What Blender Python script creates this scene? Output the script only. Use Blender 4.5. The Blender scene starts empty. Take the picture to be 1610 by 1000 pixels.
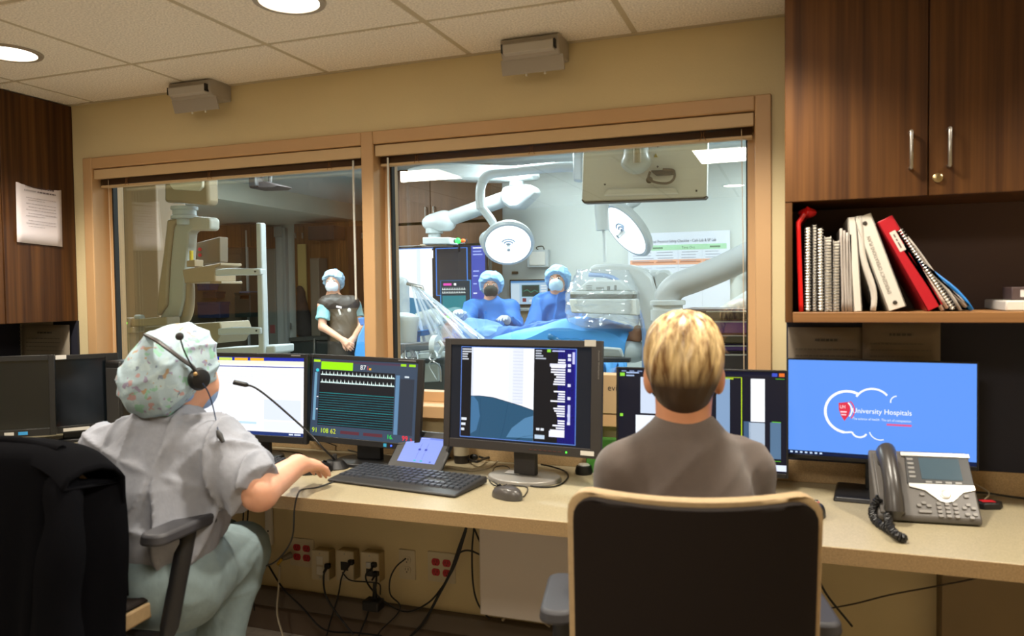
import bpy, math, random
import numpy as np
from mathutils import Vector, Matrix, Euler

R = math.radians
random.seed(7)
SC = bpy.context.scene
COL = SC.collection

# ------------------------------------------------------------------ camera
CAMZ = 1.40
FPX = 1223.2
RT = Vector((0.939242, 0.343013, -0.012907)); DN = Vector((-0.000561, -0.036066, -0.999349)); FW = Vector((-0.343255, 0.938638, -0.033682))
cd = bpy.data.cameras.new('camera'); cam = bpy.data.objects.new('camera', cd); COL.objects.link(cam)
cd.sensor_width = 36.0; cd.lens = 36.0 * FPX / 1610.0; cd.clip_start = 0.02; cd.clip_end = 60
m3 = Matrix((RT, -DN, -FW)).transposed()
q = m3.to_quaternion(); q.normalize()
cam.rotation_mode = 'QUATERNION'; cam.rotation_quaternion = q
cam.location = (0, 0, CAMZ)
SC.camera = cam
cd.dof.use_dof = True; cd.dof.focus_distance = 4.8; cd.dof.aperture_fstop = 4.0

def at(px, py, d):
    """point seen at a photo pixel, d metres in front of the camera"""
    return Vector((0, 0, CAMZ)) + FW * d + RT * ((px - 805) / FPX * d) + DN * ((py - 500) / FPX * d)

def aty(px, py, y):
    r = FW + RT * ((px - 805) / FPX) + DN * ((py - 500) / FPX)
    return Vector((0, 0, CAMZ)) + r * (y / r.y)

def atz(px, py, z):
    r = FW + RT * ((px - 805) / FPX) + DN * ((py - 500) / FPX)
    return Vector((0, 0, CAMZ)) + r * ((z - CAMZ) / r.z)

# ------------------------------------------------------------------ world, view
w = bpy.data.worlds.new('world'); SC.world = w; w.use_nodes = True
w.node_tree.nodes['Background'].inputs[0].default_value = (0.6, 0.65, 0.7, 1)
w.node_tree.nodes['Background'].inputs[1].default_value = 0.05
SC.view_settings.view_transform = 'Standard'; SC.view_settings.look = 'None'
SC.view_settings.gamma = 1.0; SC.view_settings.exposure = 0.25
SC.view_settings.use_curve_mapping = False
WARM = (1.0, 0.91, 0.77); COOL = (0.86, 0.97, 1.0)
DOWNLIGHT_W = 90.0; TROFFER_W = 21.0; PROC_W = 54.0

def area(name, loc, size, power, color, rot=(0, 0, 0), sizey=None, spread=None):
    l = bpy.data.lights.new(name, 'AREA'); l.energy = power; l.color = color
    l.shape = 'RECTANGLE' if sizey else 'SQUARE'; l.size = size
    if sizey: l.size_y = sizey
    if spread: l.spread = spread
    o = bpy.data.objects.new(name, l); COL.objects.link(o); o.location = loc; o.rotation_euler = rot
    return o

# ------------------------------------------------------------------ materials
def lin(h):
    if isinstance(h, (tuple, list)): return tuple(h[:3])
    h = h.lstrip('#'); c = [int(h[i:i + 2], 16) / 255 for i in (0, 2, 4)]
    return tuple(v / 12.92 if v <= .04045 else ((v + .055) / 1.055) ** 2.4 for v in c)

MATS = {}
def mat(name, col, rough=.5, metal=0, var=None, bump=None, spec=None, sheen=0, coat=0, trans=0, alpha=1, emit=None, sss=0):
    """procedural principled: var=(scale, amount, (sx,sy,sz)) tints, bump=(scale, strength, (sx,sy,sz))"""
    if name in MATS: return MATS[name]
    m = bpy.data.materials.new(name); m.use_nodes = True; nt = m.node_tree; N = nt.nodes; L = nt.links
    b = N['Principled BSDF']; c = lin(col)
    b.inputs['Base Color'].default_value = (*c, 1); b.inputs['Roughness'].default_value = rough; b.inputs['Metallic'].default_value = metal
    if spec is not None: b.inputs['Specular IOR Level'].default_value = spec
    if sheen: b.inputs['Sheen Weight'].default_value = sheen
    if coat: b.inputs['Coat Weight'].default_value = coat
    if trans: b.inputs['Transmission Weight'].default_value = trans
    if alpha < 1: b.inputs['Alpha'].default_value = alpha
    if sss:
        b.inputs['Subsurface Weight'].default_value = sss; b.inputs['Subsurface Radius'].default_value = (.012, .005, .003); b.inputs['Subsurface Scale'].default_value = 1
    if emit:
        b.inputs['Emission Color'].default_value = (*lin(emit[0]), 1); b.inputs['Emission Strength'].default_value = emit[1]
    tc = None
    def coords(s):
        nonlocal tc
        if tc is None: tc = N.new('ShaderNodeTexCoord')
        mp = N.new('ShaderNodeMapping'); mp.inputs['Scale'].default_value = s; L.new(tc.outputs['Object'], mp.inputs['Vector']); return mp.outputs[0]
    if var:
        n = N.new('ShaderNodeTexNoise'); n.inputs['Scale'].default_value = var[0]; n.inputs['Detail'].default_value = 4
        L.new(coords(var[2] if len(var) > 2 else (1, 1, 1)), n.inputs['Vector'])
        r = N.new('ShaderNodeValToRGB'); a = var[1]
        r.color_ramp.elements[0].position = .3; r.color_ramp.elements[1].position = .7
        c2 = lin(var[3]) if len(var) > 3 else None
        r.color_ramp.elements[0].color = (*[max(0, v * (1 - a)) for v in c], 1) if c2 is None else (*c2, 1)
        r.color_ramp.elements[1].color = (*[min(1, v * (1 + a)) for v in c], 1)
        L.new(n.outputs[0], r.inputs[0]); L.new(r.outputs[0], b.inputs['Base Color'])
    if bump:
        n = N.new('ShaderNodeTexNoise'); n.inputs['Scale'].default_value = bump[0]; n.inputs['Detail'].default_value = 3
        L.new(coords(bump[2] if len(bump) > 2 else (1, 1, 1)), n.inputs['Vector'])
        bp = N.new('ShaderNodeBump'); bp.inputs['Strength'].default_value = bump[1]; bp.inputs['Distance'].default_value = .004
        L.new(n.outputs[0], bp.inputs['Height']); L.new(bp.outputs[0], b.inputs['Normal'])
    MATS[name] = m; return m

def wood(name, c_dark, c_light, rough=.45, axis=2, fine=55):
    if name in MATS: return MATS[name]
    m = bpy.data.materials.new(name); m.use_nodes = True; nt = m.node_tree; N = nt.nodes; L = nt.links; b = N['Principled BSDF']
    tc = N.new('ShaderNodeTexCoord'); out = []
    for sc_, lo in ((fine, .02), (8, .04)):
        s = [1, 1, 1]; s[axis] = lo
        mp = N.new('ShaderNodeMapping'); mp.inputs['Scale'].default_value = s; L.new(tc.outputs['Object'], mp.inputs['Vector'])
        n = N.new('ShaderNodeTexNoise'); n.inputs['Scale'].default_value = sc_; n.inputs['Detail'].default_value = 5; L.new(mp.outputs[0], n.inputs['Vector']); out.append(n)
    mx = N.new('ShaderNodeMath'); mx.operation = 'MULTIPLY_ADD'; mx.inputs[1].default_value = .55; L.new(out[0].outputs[0], mx.inputs[0])
    m2 = N.new('ShaderNodeMath'); m2.operation = 'MULTIPLY'; m2.inputs[1].default_value = .45; L.new(out[1].outputs[0], m2.inputs[0]); L.new(m2.outputs[0], mx.inputs[2])
    r = N.new('ShaderNodeValToRGB'); r.color_ramp.elements[0].position = .36; r.color_ramp.elements[1].position = .64
    r.color_ramp.elements[0].color = (*lin(c_dark), 1); r.color_ramp.elements[1].color = (*lin(c_light), 1)
    L.new(mx.outputs[0], r.inputs[0]); L.new(r.outputs[0], b.inputs['Base Color']); b.inputs['Roughness'].default_value = rough; b.inputs['Specular IOR Level'].default_value = .25
    bp = N.new('ShaderNodeBump'); bp.inputs['Strength'].default_value = .08; bp.inputs['Distance'].default_value = .002
    L.new(out[0].outputs[0], bp.inputs['Height']); L.new(bp.outputs[0], b.inputs['Normal'])
    MATS[name] = m; return m

def printed(name, emit=0, rough=.6):
    """flat print or lit display: colours come from the faces' own colour attribute"""
    if name in MATS: return MATS[name]
    m = bpy.data.materials.new(name); m.use_nodes = True; nt = m.node_tree; N = nt.nodes; L = nt.links; b = N['Principled BSDF']
    a = N.new('ShaderNodeVertexColor'); a.layer_name = 'Col'
    if emit:
        b.inputs['Base Color'].default_value = (.01, .01, .012, 1); L.new(a.outputs[0], b.inputs['Emission Color']); b.inputs['Emission Strength'].default_value = emit; b.inputs['Specular IOR Level'].default_value = .15
    else:
        L.new(a.outputs[0], b.inputs['Base Color'])
    b.inputs['Roughness'].default_value = rough
    MATS[name] = m; return m

def glassy(name, tint=(1, 1, 1), ior=1.5, rough=0.0, haze=0.0, hazecol=(1, 1, 1)):
    if name in MATS: return MATS[name]
    m = bpy.data.materials.new(name); m.use_nodes = True; nt = m.node_tree; N = nt.nodes; L = nt.links
    for n in list(N):
        if n.type != 'OUTPUT_MATERIAL': N.remove(n)
    o = [n for n in N if n.type == 'OUTPUT_MATERIAL'][0]
    t = N.new('ShaderNodeBsdfTransparent'); t.inputs[0].default_value = (*tint, 1)
    g = N.new('ShaderNodeBsdfGlossy'); g.inputs['Roughness'].default_value = rough
    f0 = ((ior - 1) / (ior + 1)) ** 2          # thin sheet: the same reflectance from either face
    lw = N.new('ShaderNodeLayerWeight'); lw.inputs[0].default_value = .5
    pw = N.new('ShaderNodeMath'); pw.operation = 'POWER'; pw.inputs[1].default_value = 5; L.new(lw.outputs['Facing'], pw.inputs[0])
    fr = N.new('ShaderNodeMath'); fr.operation = 'MULTIPLY_ADD'; fr.inputs[1].default_value = 1 - f0; fr.inputs[2].default_value = f0; L.new(pw.outputs[0], fr.inputs[0])
    mx = N.new('ShaderNodeMixShader'); L.new(fr.outputs[0], mx.inputs[0]); L.new(t.outputs[0], mx.inputs[1]); L.new(g.outputs[0], mx.inputs[2]); last = mx
    if haze:
        d = N.new('ShaderNodeBsdfDiffuse'); d.inputs[0].default_value = (*hazecol, 1)
        tr = N.new('ShaderNodeBsdfTranslucent'); tr.inputs[0].default_value = (*hazecol, 1)
        a = N.new('ShaderNodeMixShader'); a.inputs[0].default_value = .5; L.new(d.outputs[0], a.inputs[1]); L.new(tr.outputs[0], a.inputs[2])
        h = N.new('ShaderNodeMixShader'); h.inputs[0].default_value = haze; L.new(mx.outputs[0], h.inputs[1]); L.new(a.outputs[0], h.inputs[2]); last = h
    L.new(last.outputs[0], o.inputs['Surface'])
    MATS[name] = m; return m

# ------------------------------------------------------------------ mesh helpers
def wm(o):
    m = Matrix.Identity(4)
    while o is not None:
        m = o.matrix_basis @ m; o = o.parent
    return m

def tag(o, label=None, cat=None, group=None, kind=None):
    if label: o['label'] = label
    if cat: o['category'] = cat
    if group: o['group'] = group
    if kind: o['kind'] = kind
    return o

def thing(name, loc, label, cat, group=None, rz=0):
    o = bpy.data.objects.new(name, None); COL.objects.link(o); o.location = loc; o.rotation_euler = (0, 0, rz); o.empty_display_size = .05
    return tag(o, label, cat, group)

def copy_tree(o, parent=None):
    c = o.copy(); COL.objects.link(c); c.parent = parent
    for ch in list(o.children): copy_tree(ch, c)
    return c

def spline(pts, n=8):
    p = [Vector(a) for a in pts]; p = [p[0] * 2 - p[1]] + p + [p[-1] * 2 - p[-2]]; out = []
    for i in range(1, len(p) - 2):
        a, b, c, d = p[i - 1:i + 3]
        for k in range(n):
            t = k / n
            out.append(.5 * ((2 * b) + (c - a) * t + (2 * a - 5 * b + 4 * c - d) * t * t + (3 * b - a - 3 * c + d) * t ** 3))
    out.append(p[-2]); return out

class MB:
    def __init__(s): s.v = []; s.f = []; s.c = []
    def add(s, vs, fs, col=None):
        o = len(s.v); s.v += [Vector(a) for a in vs]; s.f += [tuple(i + o for i in f) for f in fs]; s.c += [col] * len(fs); return s
    def box(s, c, d, rot=None, col=None):
        c = Vector(c); x, y, z = [k / 2 for k in d]
        vs = [Vector(a) for a in ((-x, -y, -z), (x, -y, -z), (x, y, -z), (-x, y, -z), (-x, -y, z), (x, -y, z), (x, y, z), (-x, y, z))]
        if rot is not None:
            e = Euler(rot).to_matrix() if not isinstance(rot, Matrix) else rot
            vs = [e @ a for a in vs]
        return s.add([a + c for a in vs], [(0, 3, 2, 1), (4, 5, 6, 7), (0, 1, 5, 4), (1, 2, 6, 5), (2, 3, 7, 6), (3, 0, 4, 7)], col)
    def bx(s, x0, x1, y0, y1, z0, z1, col=None):
        return s.box(((x0 + x1) / 2, (y0 + y1) / 2, (z0 + z1) / 2), (abs(x1 - x0), abs(y1 - y0), abs(z1 - z0)), None, col)
    def tube(s, pts, r, n=8, cap=True, flat=1.0):
        pts = [Vector(p) for p in pts]; rs = r if isinstance(r, (list, tuple)) else [r] * len(pts); k = len(pts); vs = []; fs = []
        t0 = (pts[1] - pts[0]).normalized(); u = t0.orthogonal().normalized()
        for i, p in enumerate(pts):
            t = (pts[min(i + 1, k - 1)] - pts[max(i - 1, 0)]).normalized()
            u = (u - t * u.dot(t))
            u = u.normalized() if u.length > 1e-6 else t.orthogonal().normalized()
            w_ = t.cross(u)
            for j in range(n):
                a = 2 * math.pi * j / n; vs.append(p + (u * math.cos(a) + w_ * math.sin(a) * flat) * rs[i])
        for i in range(k - 1):
            for j in range(n):
                fs.append((i * n + j, i * n + (j + 1) % n, (i + 1) * n + (j + 1) % n, (i + 1) * n + j))
        if cap: fs += [tuple(range(n - 1, -1, -1)), tuple((k - 1) * n + j for j in range(n))]
        return s.add(vs, fs)
    def cyl(s, a, b, r, r2=None, n=24): return s.tube([a, b], [r, r if r2 is None else r2], n)
    def xf(s, m_):
        s.v = [m_ @ v for v in s.v]; return s
    def lathe(s, prof, c=(0, 0, 0), n=28, mtx=None, caps=True):
        """profile of (radius, z) turned about z"""
        c = Vector(c); vs = []; fs = []; k = len(prof)
        for (r, z) in prof:
            for j in range(n):
                a = 2 * math.pi * j / n; v = Vector((r * math.cos(a), r * math.sin(a), z)); vs.append(c + (mtx @ v if mtx else v))
        for i in range(k - 1):
            for j in range(n): fs.append((i * n + j, i * n + (j + 1) % n, (i + 1) * n + (j + 1) % n, (i + 1) * n + j))
        if caps: fs += [tuple(range(n - 1, -1, -1)), tuple((k - 1) * n + j for j in range(n))]
        return s.add(vs, fs)
    def prism(s, outline, f0, f1):
        """outline of 2d points swept between two maps 2d -> 3d"""
        n = len(outline); vs = [f0(*p) for p in outline] + [f1(*p) for p in outline]
        fs = [tuple(range(n - 1, -1, -1)), tuple(range(n, 2 * n))] + [(i, (i + 1) % n, n + (i + 1) % n, n + i) for i in range(n)]
        return s.add(vs, fs)
    def ell(s, c, r, n=16, mtx=None):
        c = Vector(c); vs = []; fs = []; m = n // 2
        for i in range(m + 1):
            th = math.pi * i / m
            for j in range(n):
                a = 2 * math.pi * j / n; v = Vector((r[0] * math.sin(th) * math.cos(a), r[1] * math.sin(th) * math.sin(a), r[2] * math.cos(th))); vs.append(c + (mtx @ v if mtx else v))
        for i in range(m):
            for j in range(n): fs.append((i * n + j, (i + 1) * n + j, (i + 1) * n + (j + 1) % n, i * n + (j + 1) % n))
        return s.add(vs, fs)
    def grid(s, f, nu, nv, col=None):
        vs = [f(i / nu, j / nv) for j in range(nv + 1) for i in range(nu + 1)]
        fs = [(j * (nu + 1) + i, j * (nu + 1) + i + 1, (j + 1) * (nu + 1) + i + 1, (j + 1) * (nu + 1) + i) for j in range(nv) for i in range(nu)]
        return s.add(vs, fs, col)
    def build(s, name, m, parent=None, bevel=0, seg=2, world=False, smooth=True, solid=0, sub=0, label=None, cat=None, group=None, kind=None, ang=38, weld=False):
        vs = s.v; loc = None
        if parent is not None and world:
            inv = wm(parent).inverted(); vs = [inv @ v for v in vs]
        elif parent is None:
            xs = [v.x for v in vs]; ys = [v.y for v in vs]; zs = [v.z for v in vs]
            loc = Vector(((min(xs) + max(xs)) / 2, (min(ys) + max(ys)) / 2, min(zs))); vs = [v - loc for v in vs]
        me = bpy.data.meshes.new(name); me.from_pydata([tuple(v) for v in vs], [], s.f); me.update()
        if any(c is not None for c in s.c):
            ca = me.color_attributes.new('Col', 'FLOAT_COLOR', 'CORNER'); buf = []
            for p in me.polygons:
                c = s.c[p.index] or (1, 1, 1); buf += [*c, 1.0] * p.loop_total
            ca.data.foreach_set('color', buf)
        if smooth:
            me.polygons.foreach_set('use_smooth', [True] * len(me.polygons)); me.set_sharp_from_angle(angle=R(ang))
        o = bpy.data.objects.new(name, me); COL.objects.link(o); me.materials.append(m if not isinstance(m, str) else MATS[m])
        if loc is not None: o.location = loc
        o.parent = parent
        if weld: o.modifiers.new('weld', 'WELD').merge_threshold = .0001
        if solid:
            md = o.modifiers.new('solid', 'SOLIDIFY'); md.thickness = solid; md.offset = 0
        if sub:
            md = o.modifiers.new('sub', 'SUBSURF'); md.levels = sub; md.render_levels = sub
        if bevel:
            md = o.modifiers.new('bevel', 'BEVEL'); md.width = bevel; md.segments = seg; md.limit_method = 'ANGLE'; md.angle_limit = R(40)
        return tag(o, label, cat, group, kind)

def rrect(w_, h_, r, n=5):
    out = []
    for cx, cy, a0 in ((w_ / 2 - r, h_ / 2 - r, 0), (-w_ / 2 + r, h_ / 2 - r, 90), (-w_ / 2 + r, -h_ / 2 + r, 180), (w_ / 2 - r, -h_ / 2 + r, 270)):
        for k in range(n + 1):
            a = R(a0 + 90 * k / n); out.append((cx + r * math.cos(a), cy + r * math.sin(a)))
    return out

# lettering as real letter outlines
_TXT = {}
def letters(s_):
    if s_ in _TXT: return _TXT[s_]
    cu = bpy.data.curves.new('letters', 'FONT'); cu.body = s_; cu.size = 1; cu.align_x = 'LEFT'; cu.resolution_u = 3
    o = bpy.data.objects.new('letters', cu); COL.objects.link(o)
    dg = bpy.context.evaluated_depsgraph_get(); me = bpy.data.meshes.new_from_object(o.evaluated_get(dg))
    vs = [(v.co.x, v.co.y) for v in me.vertices]; fs = [tuple(p.vertices) for p in me.polygons]
    bpy.data.objects.remove(o); bpy.data.curves.remove(cu); bpy.data.meshes.remove(me)
    wd = max([v[0] for v in vs] or [1]); _TXT[s_] = (vs, fs, wd); return _TXT[s_]

class Panel(MB):
    """flat print on a plane: u right, v up (0..1 of width and height), layers 0.25 mm apart, facing -y"""
    def __init__(s, w_, h_, x0=0, z0=0, y=0): super().__init__(); s.w = w_; s.h = h_; s.x0 = x0 - w_ / 2; s.z0 = z0; s.y = y; s.n = 0; s.step = .00025
    def pt(s, u, v): return (s.x0 + u * s.w, s.y - s.n * s.step, s.z0 + v * s.h)
    def rect(s, u0, v0, u1, v1, col):
        s.add([s.pt(u0, v0), s.pt(u1, v0), s.pt(u1, v1), s.pt(u0, v1)], [(0, 1, 2, 3)], lin(col)); return s
    def up(s, k=1): s.n += k; return s
    def poly(s, pts, col): s.add([s.pt(*p) for p in pts], [tuple(range(len(pts)))], lin(col)); return s
    def line(s, pts, t, col):
        asp = s.w / s.h
        for (a, b) in zip(pts[:-1], pts[1:]):
            dx, dy = (b[0] - a[0]) * asp, b[1] - a[1]; l = math.hypot(dx, dy) or 1; nx, ny = -dy / l * t / 2 / asp, dx / l * t / 2
            s.add([s.pt(a[0] + nx, a[1] + ny), s.pt(a[0] - nx, a[1] - ny), s.pt(b[0] - nx, b[1] - ny), s.pt(b[0] + nx, b[1] + ny)], [(0, 1, 2, 3)], lin(col))
        return s
    def text(s, u, v, size, t, col, align='l', width=None, rot=0):
        vs, fs, wd = letters(t); k = size * s.h; sx = k
        if width: sx = width * s.w / wd
        off = {'l': 0, 'c': -wd * sx / 2, 'r': -wd * sx}[align]; x, y, z = s.pt(u, v); ca, sa = math.cos(rot), math.sin(rot)
        s.add([(x + (off + a * sx) * ca - b * k * sa, y, z + (off + a * sx) * sa + b * k * ca) for a, b in vs], fs, lin(col)); return s
    def scribble(s, u0, v, u1, hgt, col, words=None, seed=0):
        """a line of small unreadable print"""
        rnd = random.Random(seed + int(v * 1000)); u = u0
        while u < u1:
            l = rnd.uniform(.02, .07); s.rect(u, v, min(u + l, u1), v + hgt, col); u += l + .012
        return s
# ================================================================== SETTING
WY = 2.67; WB = 2.83; CEIL = 2.27; FLX0, FLX1, BACKY = -3.45, 1.70, -2.2
WX0, WX1, WZ0, WZ1 = -3.03, -.075, .925, 2.027        # outer window frame
m_wall = mat('wall_paint', '#D2C197', .75, var=(2.2, .05), bump=(180, .12))
m_trim = mat('frame_paint', '#C29C70', .5, var=(3, .04))
m_valance = mat('valance_paint', '#CBAE84', .5)
m_tile = mat('ceiling_tile', '#EAE2D6', .95, var=(150, .22), bump=(150, 1.0))
m_tbar = mat('tbar', '#B9AC92', .6)
m_wood = wood('walnut_laminate', '#351D0D', '#63401E', .42)
m_woodedge = wood('walnut_edge', '#7A5534', '#9C7247', .45, axis=0)
m_black = mat('black_plastic', '#131314', .45, bump=(400, .05))
m_blackgloss = mat('black_gloss', '#0B0B0D', .18)
m_dgrey = mat('dark_grey_plastic', '#2C2B2B', .5, bump=(500, .06))
m_white = mat('white_plastic', '#D8D4CB', .45)
m_beigep = mat('beige_plate', '#CBBFA4', .45)
m_metal = mat('brushed_metal', '#B6B4B0', .3, metal=1)
m_counter = mat('counter_laminate', '#A3987C', .38, var=(260, .16))
m_counteredge = mat('counter_edge', '#A58A63', .55, var=(240, .2))
m_navy = mat('splash_panel', '#1B1C2B', .8, bump=(300, .2))
m_paper = printed('printed_paper', 0, .7)
m_screen = printed('lit_screen', 1.0, .25)

def wallbox(name, x0, x1, y0, y1, z0, z1, m): return MB().bx(x0, x1, y0, y1, z0, z1).build(name, m, smooth=False, kind='structure')

# window wall: four pieces around the opening, one mesh
wf = MB()
wf.bx(FLX0 - 3.2, WX0 + .03, WY, WB, 0, 2.9); wf.bx(WX1 - .03, FLX1 + 2, WY, WB, 0, 2.9)
wf.bx(WX0 + .03, WX1 - .03, WY, WB, WZ1 - .03, 2.9); wf.bx(WX0 + .03, WX1 - .03, WY, WB, 0, WZ0 + .03)
wf.build('wall_front', m_wall, smooth=False, kind='structure')
wallbox('wall_left', FLX0 - .12, FLX0, BACKY, WY, 0, CEIL + .1, m_wall)
wallbox('wall_right', FLX1, FLX1 + .12, BACKY, WY, 0, CEIL + .1, m_wall)
wallbox('wall_back', FLX0 - .12, FLX1 + .12, BACKY - .12, BACKY, 0, CEIL + .1, m_wall)
m_floor = mat('vinyl_floor', '#A3988A', .5, var=(30, .15))
MB().bx(FLX0 - .12, FLX1 + .12, BACKY - .12, WY, -.1, 0).build('floor', m_floor, smooth=False, kind='structure')

# suspended ceiling: slab, tiles, T bars
ceil = MB().bx(FLX0 - .12, FLX1 + .12, BACKY - .12, WY, CEIL + .05, CEIL + .1).build('ceiling', m_tile, smooth=False, kind='structure')
GX, GY, PITCH = -2.344, 2.287, .61
xl = [GX + k * PITCH for k in range(-2, 8)]; yl = [GY - k * PITCH for k in range(-1, 9)]
def clamp(a, lo, hi): return max(lo, min(hi, a))
full = None
for i in range(len(xl) - 1):
    for j in range(len(yl) - 1):
        x0, x1 = clamp(xl[i], FLX0, FLX1), clamp(xl[i + 1], FLX0, FLX1); y1, y0 = clamp(yl[j], BACKY, WY), clamp(yl[j + 1], BACKY, WY)
        if x1 - x0 < .02 or y1 - y0 < .02: continue
        isfull = abs(x1 - x0 - PITCH) < .001 and abs(y1 - y0 - PITCH) < .001
        if isfull and full:
            t = bpy.data.objects.new('ceiling_tile', full); COL.objects.link(t); t.parent = ceil
            b = t.modifiers.new('bevel', 'BEVEL'); b.width = .004; b.limit_method = 'ANGLE'
        else:
            t = MB().box((0, 0, .009), (x1 - x0 - .018, y1 - y0 - .018, .018)).build('ceiling_tile', m_tile, ceil, bevel=.004, smooth=False)
            if isfull: full = t.data
        t.location = wm(ceil).inverted() @ Vector(((x0 + x1) / 2, (y0 + y1) / 2, CEIL + .001))
for x in xl:
    if FLX0 < x < FLX1: MB().bx(x - .012, x + .012, BACKY, WY, CEIL + .003, CEIL + .03).build('ceiling_bar', m_tbar, ceil, world=True, smooth=False)
for y in yl:
    if BACKY < y < WY: MB().bx(FLX0, FLX1, y - .012, y + .012, CEIL + .004, CEIL + .031).build('ceiling_bar', m_tbar, ceil, world=True, smooth=False)
MB().bx(FLX0, FLX1, WY - .02, WY, CEIL - .002, CEIL + .02).build('trim_1', m_tbar, smooth=False, kind='structure')

# downlights
m_lamp = mat('lamp_disc', '#FFFFFF', .5, emit=((1, .93, .80), 9))
m_can = mat('can_trim', '#9A8F80', .4)
def downlight(x, y, label):
    t = thing('downlight', (x, y, CEIL), label, 'ceiling light', 'recessed downlights in the tiled ceiling')
    MB().lathe([(.088, -.006), (.105, -.006), (.108, .0), (.09, .004), (.088, -.006)], n=40, caps=False).build('trim_ring', m_can, t)
    MB().lathe([(.086, -.001), (.084, -.004), (.02, -.005)], n=40).build('lens', m_lamp, t)
    l = bpy.data.lights.new('downlight_beam', 'SPOT'); l.energy = DOWNLIGHT_W; l.color = WARM; l.spot_size = R(128); l.spot_blend = .65; l.shadow_soft_size = .07
    o = bpy.data.objects.new('downlight_beam', l); COL.objects.link(o); o.parent = t; o.location = (0, 0, -.02)
for (x, y, lb) in ((-2.62, 2.01, 'round lit recessed downlight above the left wood cabinet'), (-1.41, 1.97, 'round lit recessed downlight at the top edge, right of the other one'),
                   (-.19, 1.97, 'round recessed downlight above the blond person'), (1.03, 1.97, 'round recessed downlight in front of the right wall cabinet'),
                   (-.49, -1.26, 'round recessed downlight near the back wall')):
    downlight(x, y, lb)

# troffers over the back of the control room
for (x, y, lb) in ((-2.6, .46, 'square ceiling light panel behind the left chair'), (-.34, .38, 'square ceiling light panel behind the right chair')):
    t = thing('ceiling_light', (x, y, CEIL), lb, 'ceiling light', 'ceiling light panels behind the chairs')
    fr = MB()
    for b in ((-.29, .29, -.29, -.27), (-.29, .29, .27, .29), (-.29, -.27, -.27, .27), (.27, .29, -.27, .27)): fr.bx(*b, -.012, .0)
    fr.build('frame', m_white, t, smooth=False); MB().bx(-.27, .27, -.27, .27, -.006, -.003).build('diffuser', mat('troffer_panel', '#FFFFFF', .5, emit=((1, .93, .80), 3)), t, smooth=False)
    a_ = area('troffer_light', (0, 0, 0), .52, TROFFER_W, WARM); a_.parent = t; a_.location = (0, 0, -.02)

# ------------------------------------------------------------------ window frames, panes
def frame_piece(name, *b, parent, m=m_trim): return MB().bx(*b).build(name, m, parent, world=True, bevel=.004)
FY = WY - .012
OL = (-2.977, -1.589); OR_ = (-1.536, -.126); OZ0, OZ1 = .985, 1.977
w1 = thing('window_1', (-2.28, WY, WZ0), None, None); w1['kind'] = 'structure'
w2 = thing('window_2', (-.83, WY, WZ0), None, None); w2['kind'] = 'structure'
frame_piece('jamb', WX0, OL[0], FY, WB, WZ0, WZ1, parent=w1); frame_piece('head', OL[0], OL[1], FY, WB, OZ1, WZ1, parent=w1)
frame_piece('sill', OL[0], OL[1], FY - .02, WB, WZ0, OZ0 - .012, parent=w1); frame_piece('mullion', OL[1], OR_[0], FY, WB, WZ0, WZ1, parent=w1)
frame_piece('head', OR_[0], OR_[1], FY, WB, OZ1, WZ1, parent=w2); frame_piece('jamb', OR_[1], WX1, FY, WB, WZ0, WZ1, parent=w2)
frame_piece('sill', OR_[0], OR_[1], FY - .02, WB, WZ0, OZ0 - .012, parent=w2)
m_glass = glassy('lead_glass', (.96, .98, .97), 2.1)
m_gasket = mat('gasket', '#0C0B0A', .7)
GLY = 2.775
for wn, (a, b) in ((w1, OL), (w2, OR_)):
    st = MB()   # glazing stops
    st.bx(a, a + .028, GLY - .03, GLY + .03, OZ0, OZ1); st.bx(b - .028, b, GLY - .03, GLY + .03, OZ0, OZ1)
    st.bx(a + .028, b - .028, GLY - .03, GLY + .03, OZ0 - .012, OZ0 + .028); st.bx(a + .028, b - .028, GLY - .03, GLY + .03, OZ1 - .03, OZ1)
    st.build('glazing_stop', m_trim, wn, world=True, bevel=.002)
    g = MB(); g.bx(a + .028, a + .036, GLY - .034, GLY - .01, OZ0 + .028, OZ1 - .03); g.bx(b - .034, b - .028, GLY - .012, GLY - .006, OZ0 + .028, OZ1 - .03)
    g.build('gasket', m_gasket, wn, world=True, smooth=False)
    MB().bx(a + .02, b - .02, GLY - .004, GLY + .004, OZ0, OZ1).build('pane', m_glass, wn, world=True, smooth=False)

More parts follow.
